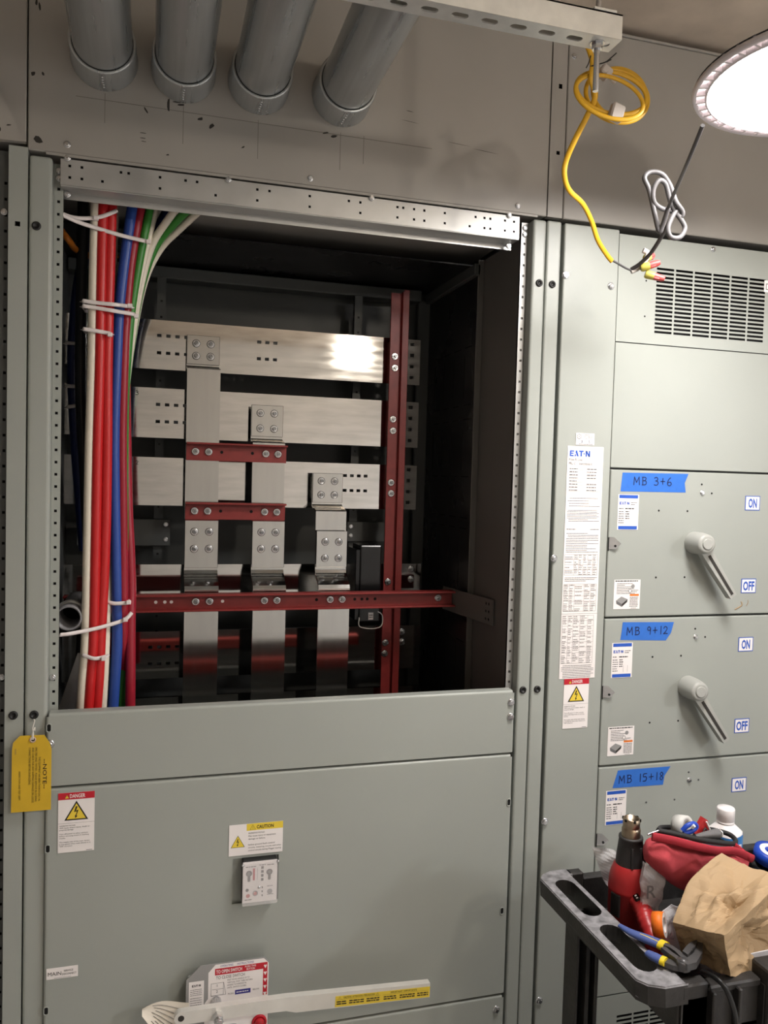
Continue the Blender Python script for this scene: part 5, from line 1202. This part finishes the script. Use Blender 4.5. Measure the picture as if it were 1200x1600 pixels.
# ---- pliers lying over the rim
def Q(x, y, z=CZ + .012): return PZ(x, y, z)
pl = thing('groove_joint_pliers', Q(1050, 1490), 'groove joint pliers with blue and yellow grips lying over the cart handle', 'pliers')
def bar(pts, ws, th, m, name, z=CZ + .012, parent=pl):
    b = MB(); C_ = [PZ(x, y, z) for x, y in pts]; rs = []
    for i, p in enumerate(C_):
        t = (C_[min(i + 1, len(C_) - 1)] - C_[max(i - 1, 0)]).normalized(); s_ = Vector((-t.y, t.x, 0)).normalized(); w_ = ws[i]
        rs.append([p - s_ * w_ + Vector((0, 0, -th)), p + s_ * w_ + Vector((0, 0, -th)), p + s_ * w_ * .9 + Vector((0, 0, th)), p - s_ * w_ * .9 + Vector((0, 0, th))])
    b.rings(rs, m, False); return b.build(name, parent)
def gripbar(pts, rs_, m, name, z, flat=.62, parent=pl):
    C_ = cat_rom([PZ(x, y, zz) for x, y, zz in pts], 6); n = len(C_); k = len(rs_) - 1
    rr = []
    for i in range(n):
        t = i / (n - 1) * k; a_ = min(int(t), k - 1); rr.append(rs_[a_] + (rs_[a_ + 1] - rs_[a_]) * (t - a_))
    b = MB(); b.tube(C_, rr, m, 14, flat=flat, up=(0, 0, 1)); return b.build(name, parent)
ZG = CZ + .013
g_ = gripbar([(968, 1446, ZG), (986, 1457, ZG), (1010, 1467, ZG), (1033, 1476, ZG)], [.005, .0085, .0112, .0118], PLB, 'grip', ZG)
gripbar([(1000, 1459, ZG + .0055), (1012, 1464, ZG + .006), (1030, 1472, ZG + .006)], [.0012, .0014, .0012], PLY, 'grip_stripe', ZG, .6, g_)
gripbar([(1031, 1475, ZG), (1041, 1480, ZG)], [.0124, .0124], PLY, 'grip_band', ZG)
gripbar([(1012, 1489, ZG - .004), (1022, 1495, ZG - .003), (1034, 1501, ZG - .002)], [.008, .0105, .0105], PLB, 'grip', ZG); gripbar([(1033, 1500, ZG - .002), (1040, 1503, ZG - .002)], [.011, .011], PLY, 'grip_band', ZG)
bar([(1038, 1478), (1048, 1482), (1058, 1489), (1070, 1500)], [.0052, .0050, .0050, .006], .0042, PLG, 'arm', CZ + .017); bar([(1036, 1483), (1046, 1491), (1056, 1498), (1066, 1506)], [.0052, .0050, .0050, .006], .0042, PLG, 'arm', CZ + .015); bar([(1038, 1503), (1052, 1508), (1068, 1510)], [.0085, .0095, .012], .0042, PLG, 'arm', CZ + .008)
q = MB(); o_ = PZ(1068, 1503, CZ + .018); q.lathe([(.0118, -.012), (.0118, .0), (.0105, .003), (.0075, .003), (.0072, .0045), (.0001, .005)], PLG, o_, (0, 0, 1), 24); q.build('pivot', pl)
def pzl(l, z): return [PZ(x, y, z) for x, y in l]
jawA = pzl([(1062, 1512), (1074, 1518), (1088, 1514), (1097, 1498), (1098, 1482), (1090, 1480), (1088, 1490), (1082, 1500), (1074, 1506)], CZ + .010); jawB = pzl([(1066, 1496), (1072, 1488), (1080, 1481), (1089, 1479), (1087, 1487), (1080, 1496), (1074, 1502)], CZ + .014)
for J in (jawA, jawB):
    q = MB(); n = len(J); q.add(J + [p + Vector((0, 0, .012)) for p in J], [tuple(range(n))[::-1], tuple(range(n, 2 * n))] + [(i, (i + 1) % n, n + (i + 1) % n, n + i) for i in range(n)], PLG)
    for k in range(4):
        pa = J[-3].lerp(J[-2], .15 + .25 * k) if J is jawA else J[4].lerp(J[5], .15 + .25 * k); q.tube([pa + Vector((0, 0, .0)), pa + Vector((0, 0, .0125))], .0016, STEELD, 5)
    q.build('jaw', pl)
# dark red screwdriver under the pliers
b = MB(); b.tube(cat_rom([PZ(1012, 1478, CZ - .006), PZ(1022, 1484, CZ - .006), PZ(1032, 1490, CZ - .006)], 5), .009, GUNR, 12); solo('screwdriver', b, 'red screwdriver handle tucked under the pliers', 'screwdriver')
# black cord draped over the near wall
b = MB(); b.tube(cat_rom([PZ(1098, 1518, CZ - .002), P(1118, 1528, -.672), P(1134, 1545, -.690), P(1146, 1575, -.692), P(1152, 1610, -.690), P(1152, 1660, -.688)], 8), .0045, CK, 10); solo('black_cable', b, 'black cable hanging over the near wall of the cart', 'cable')
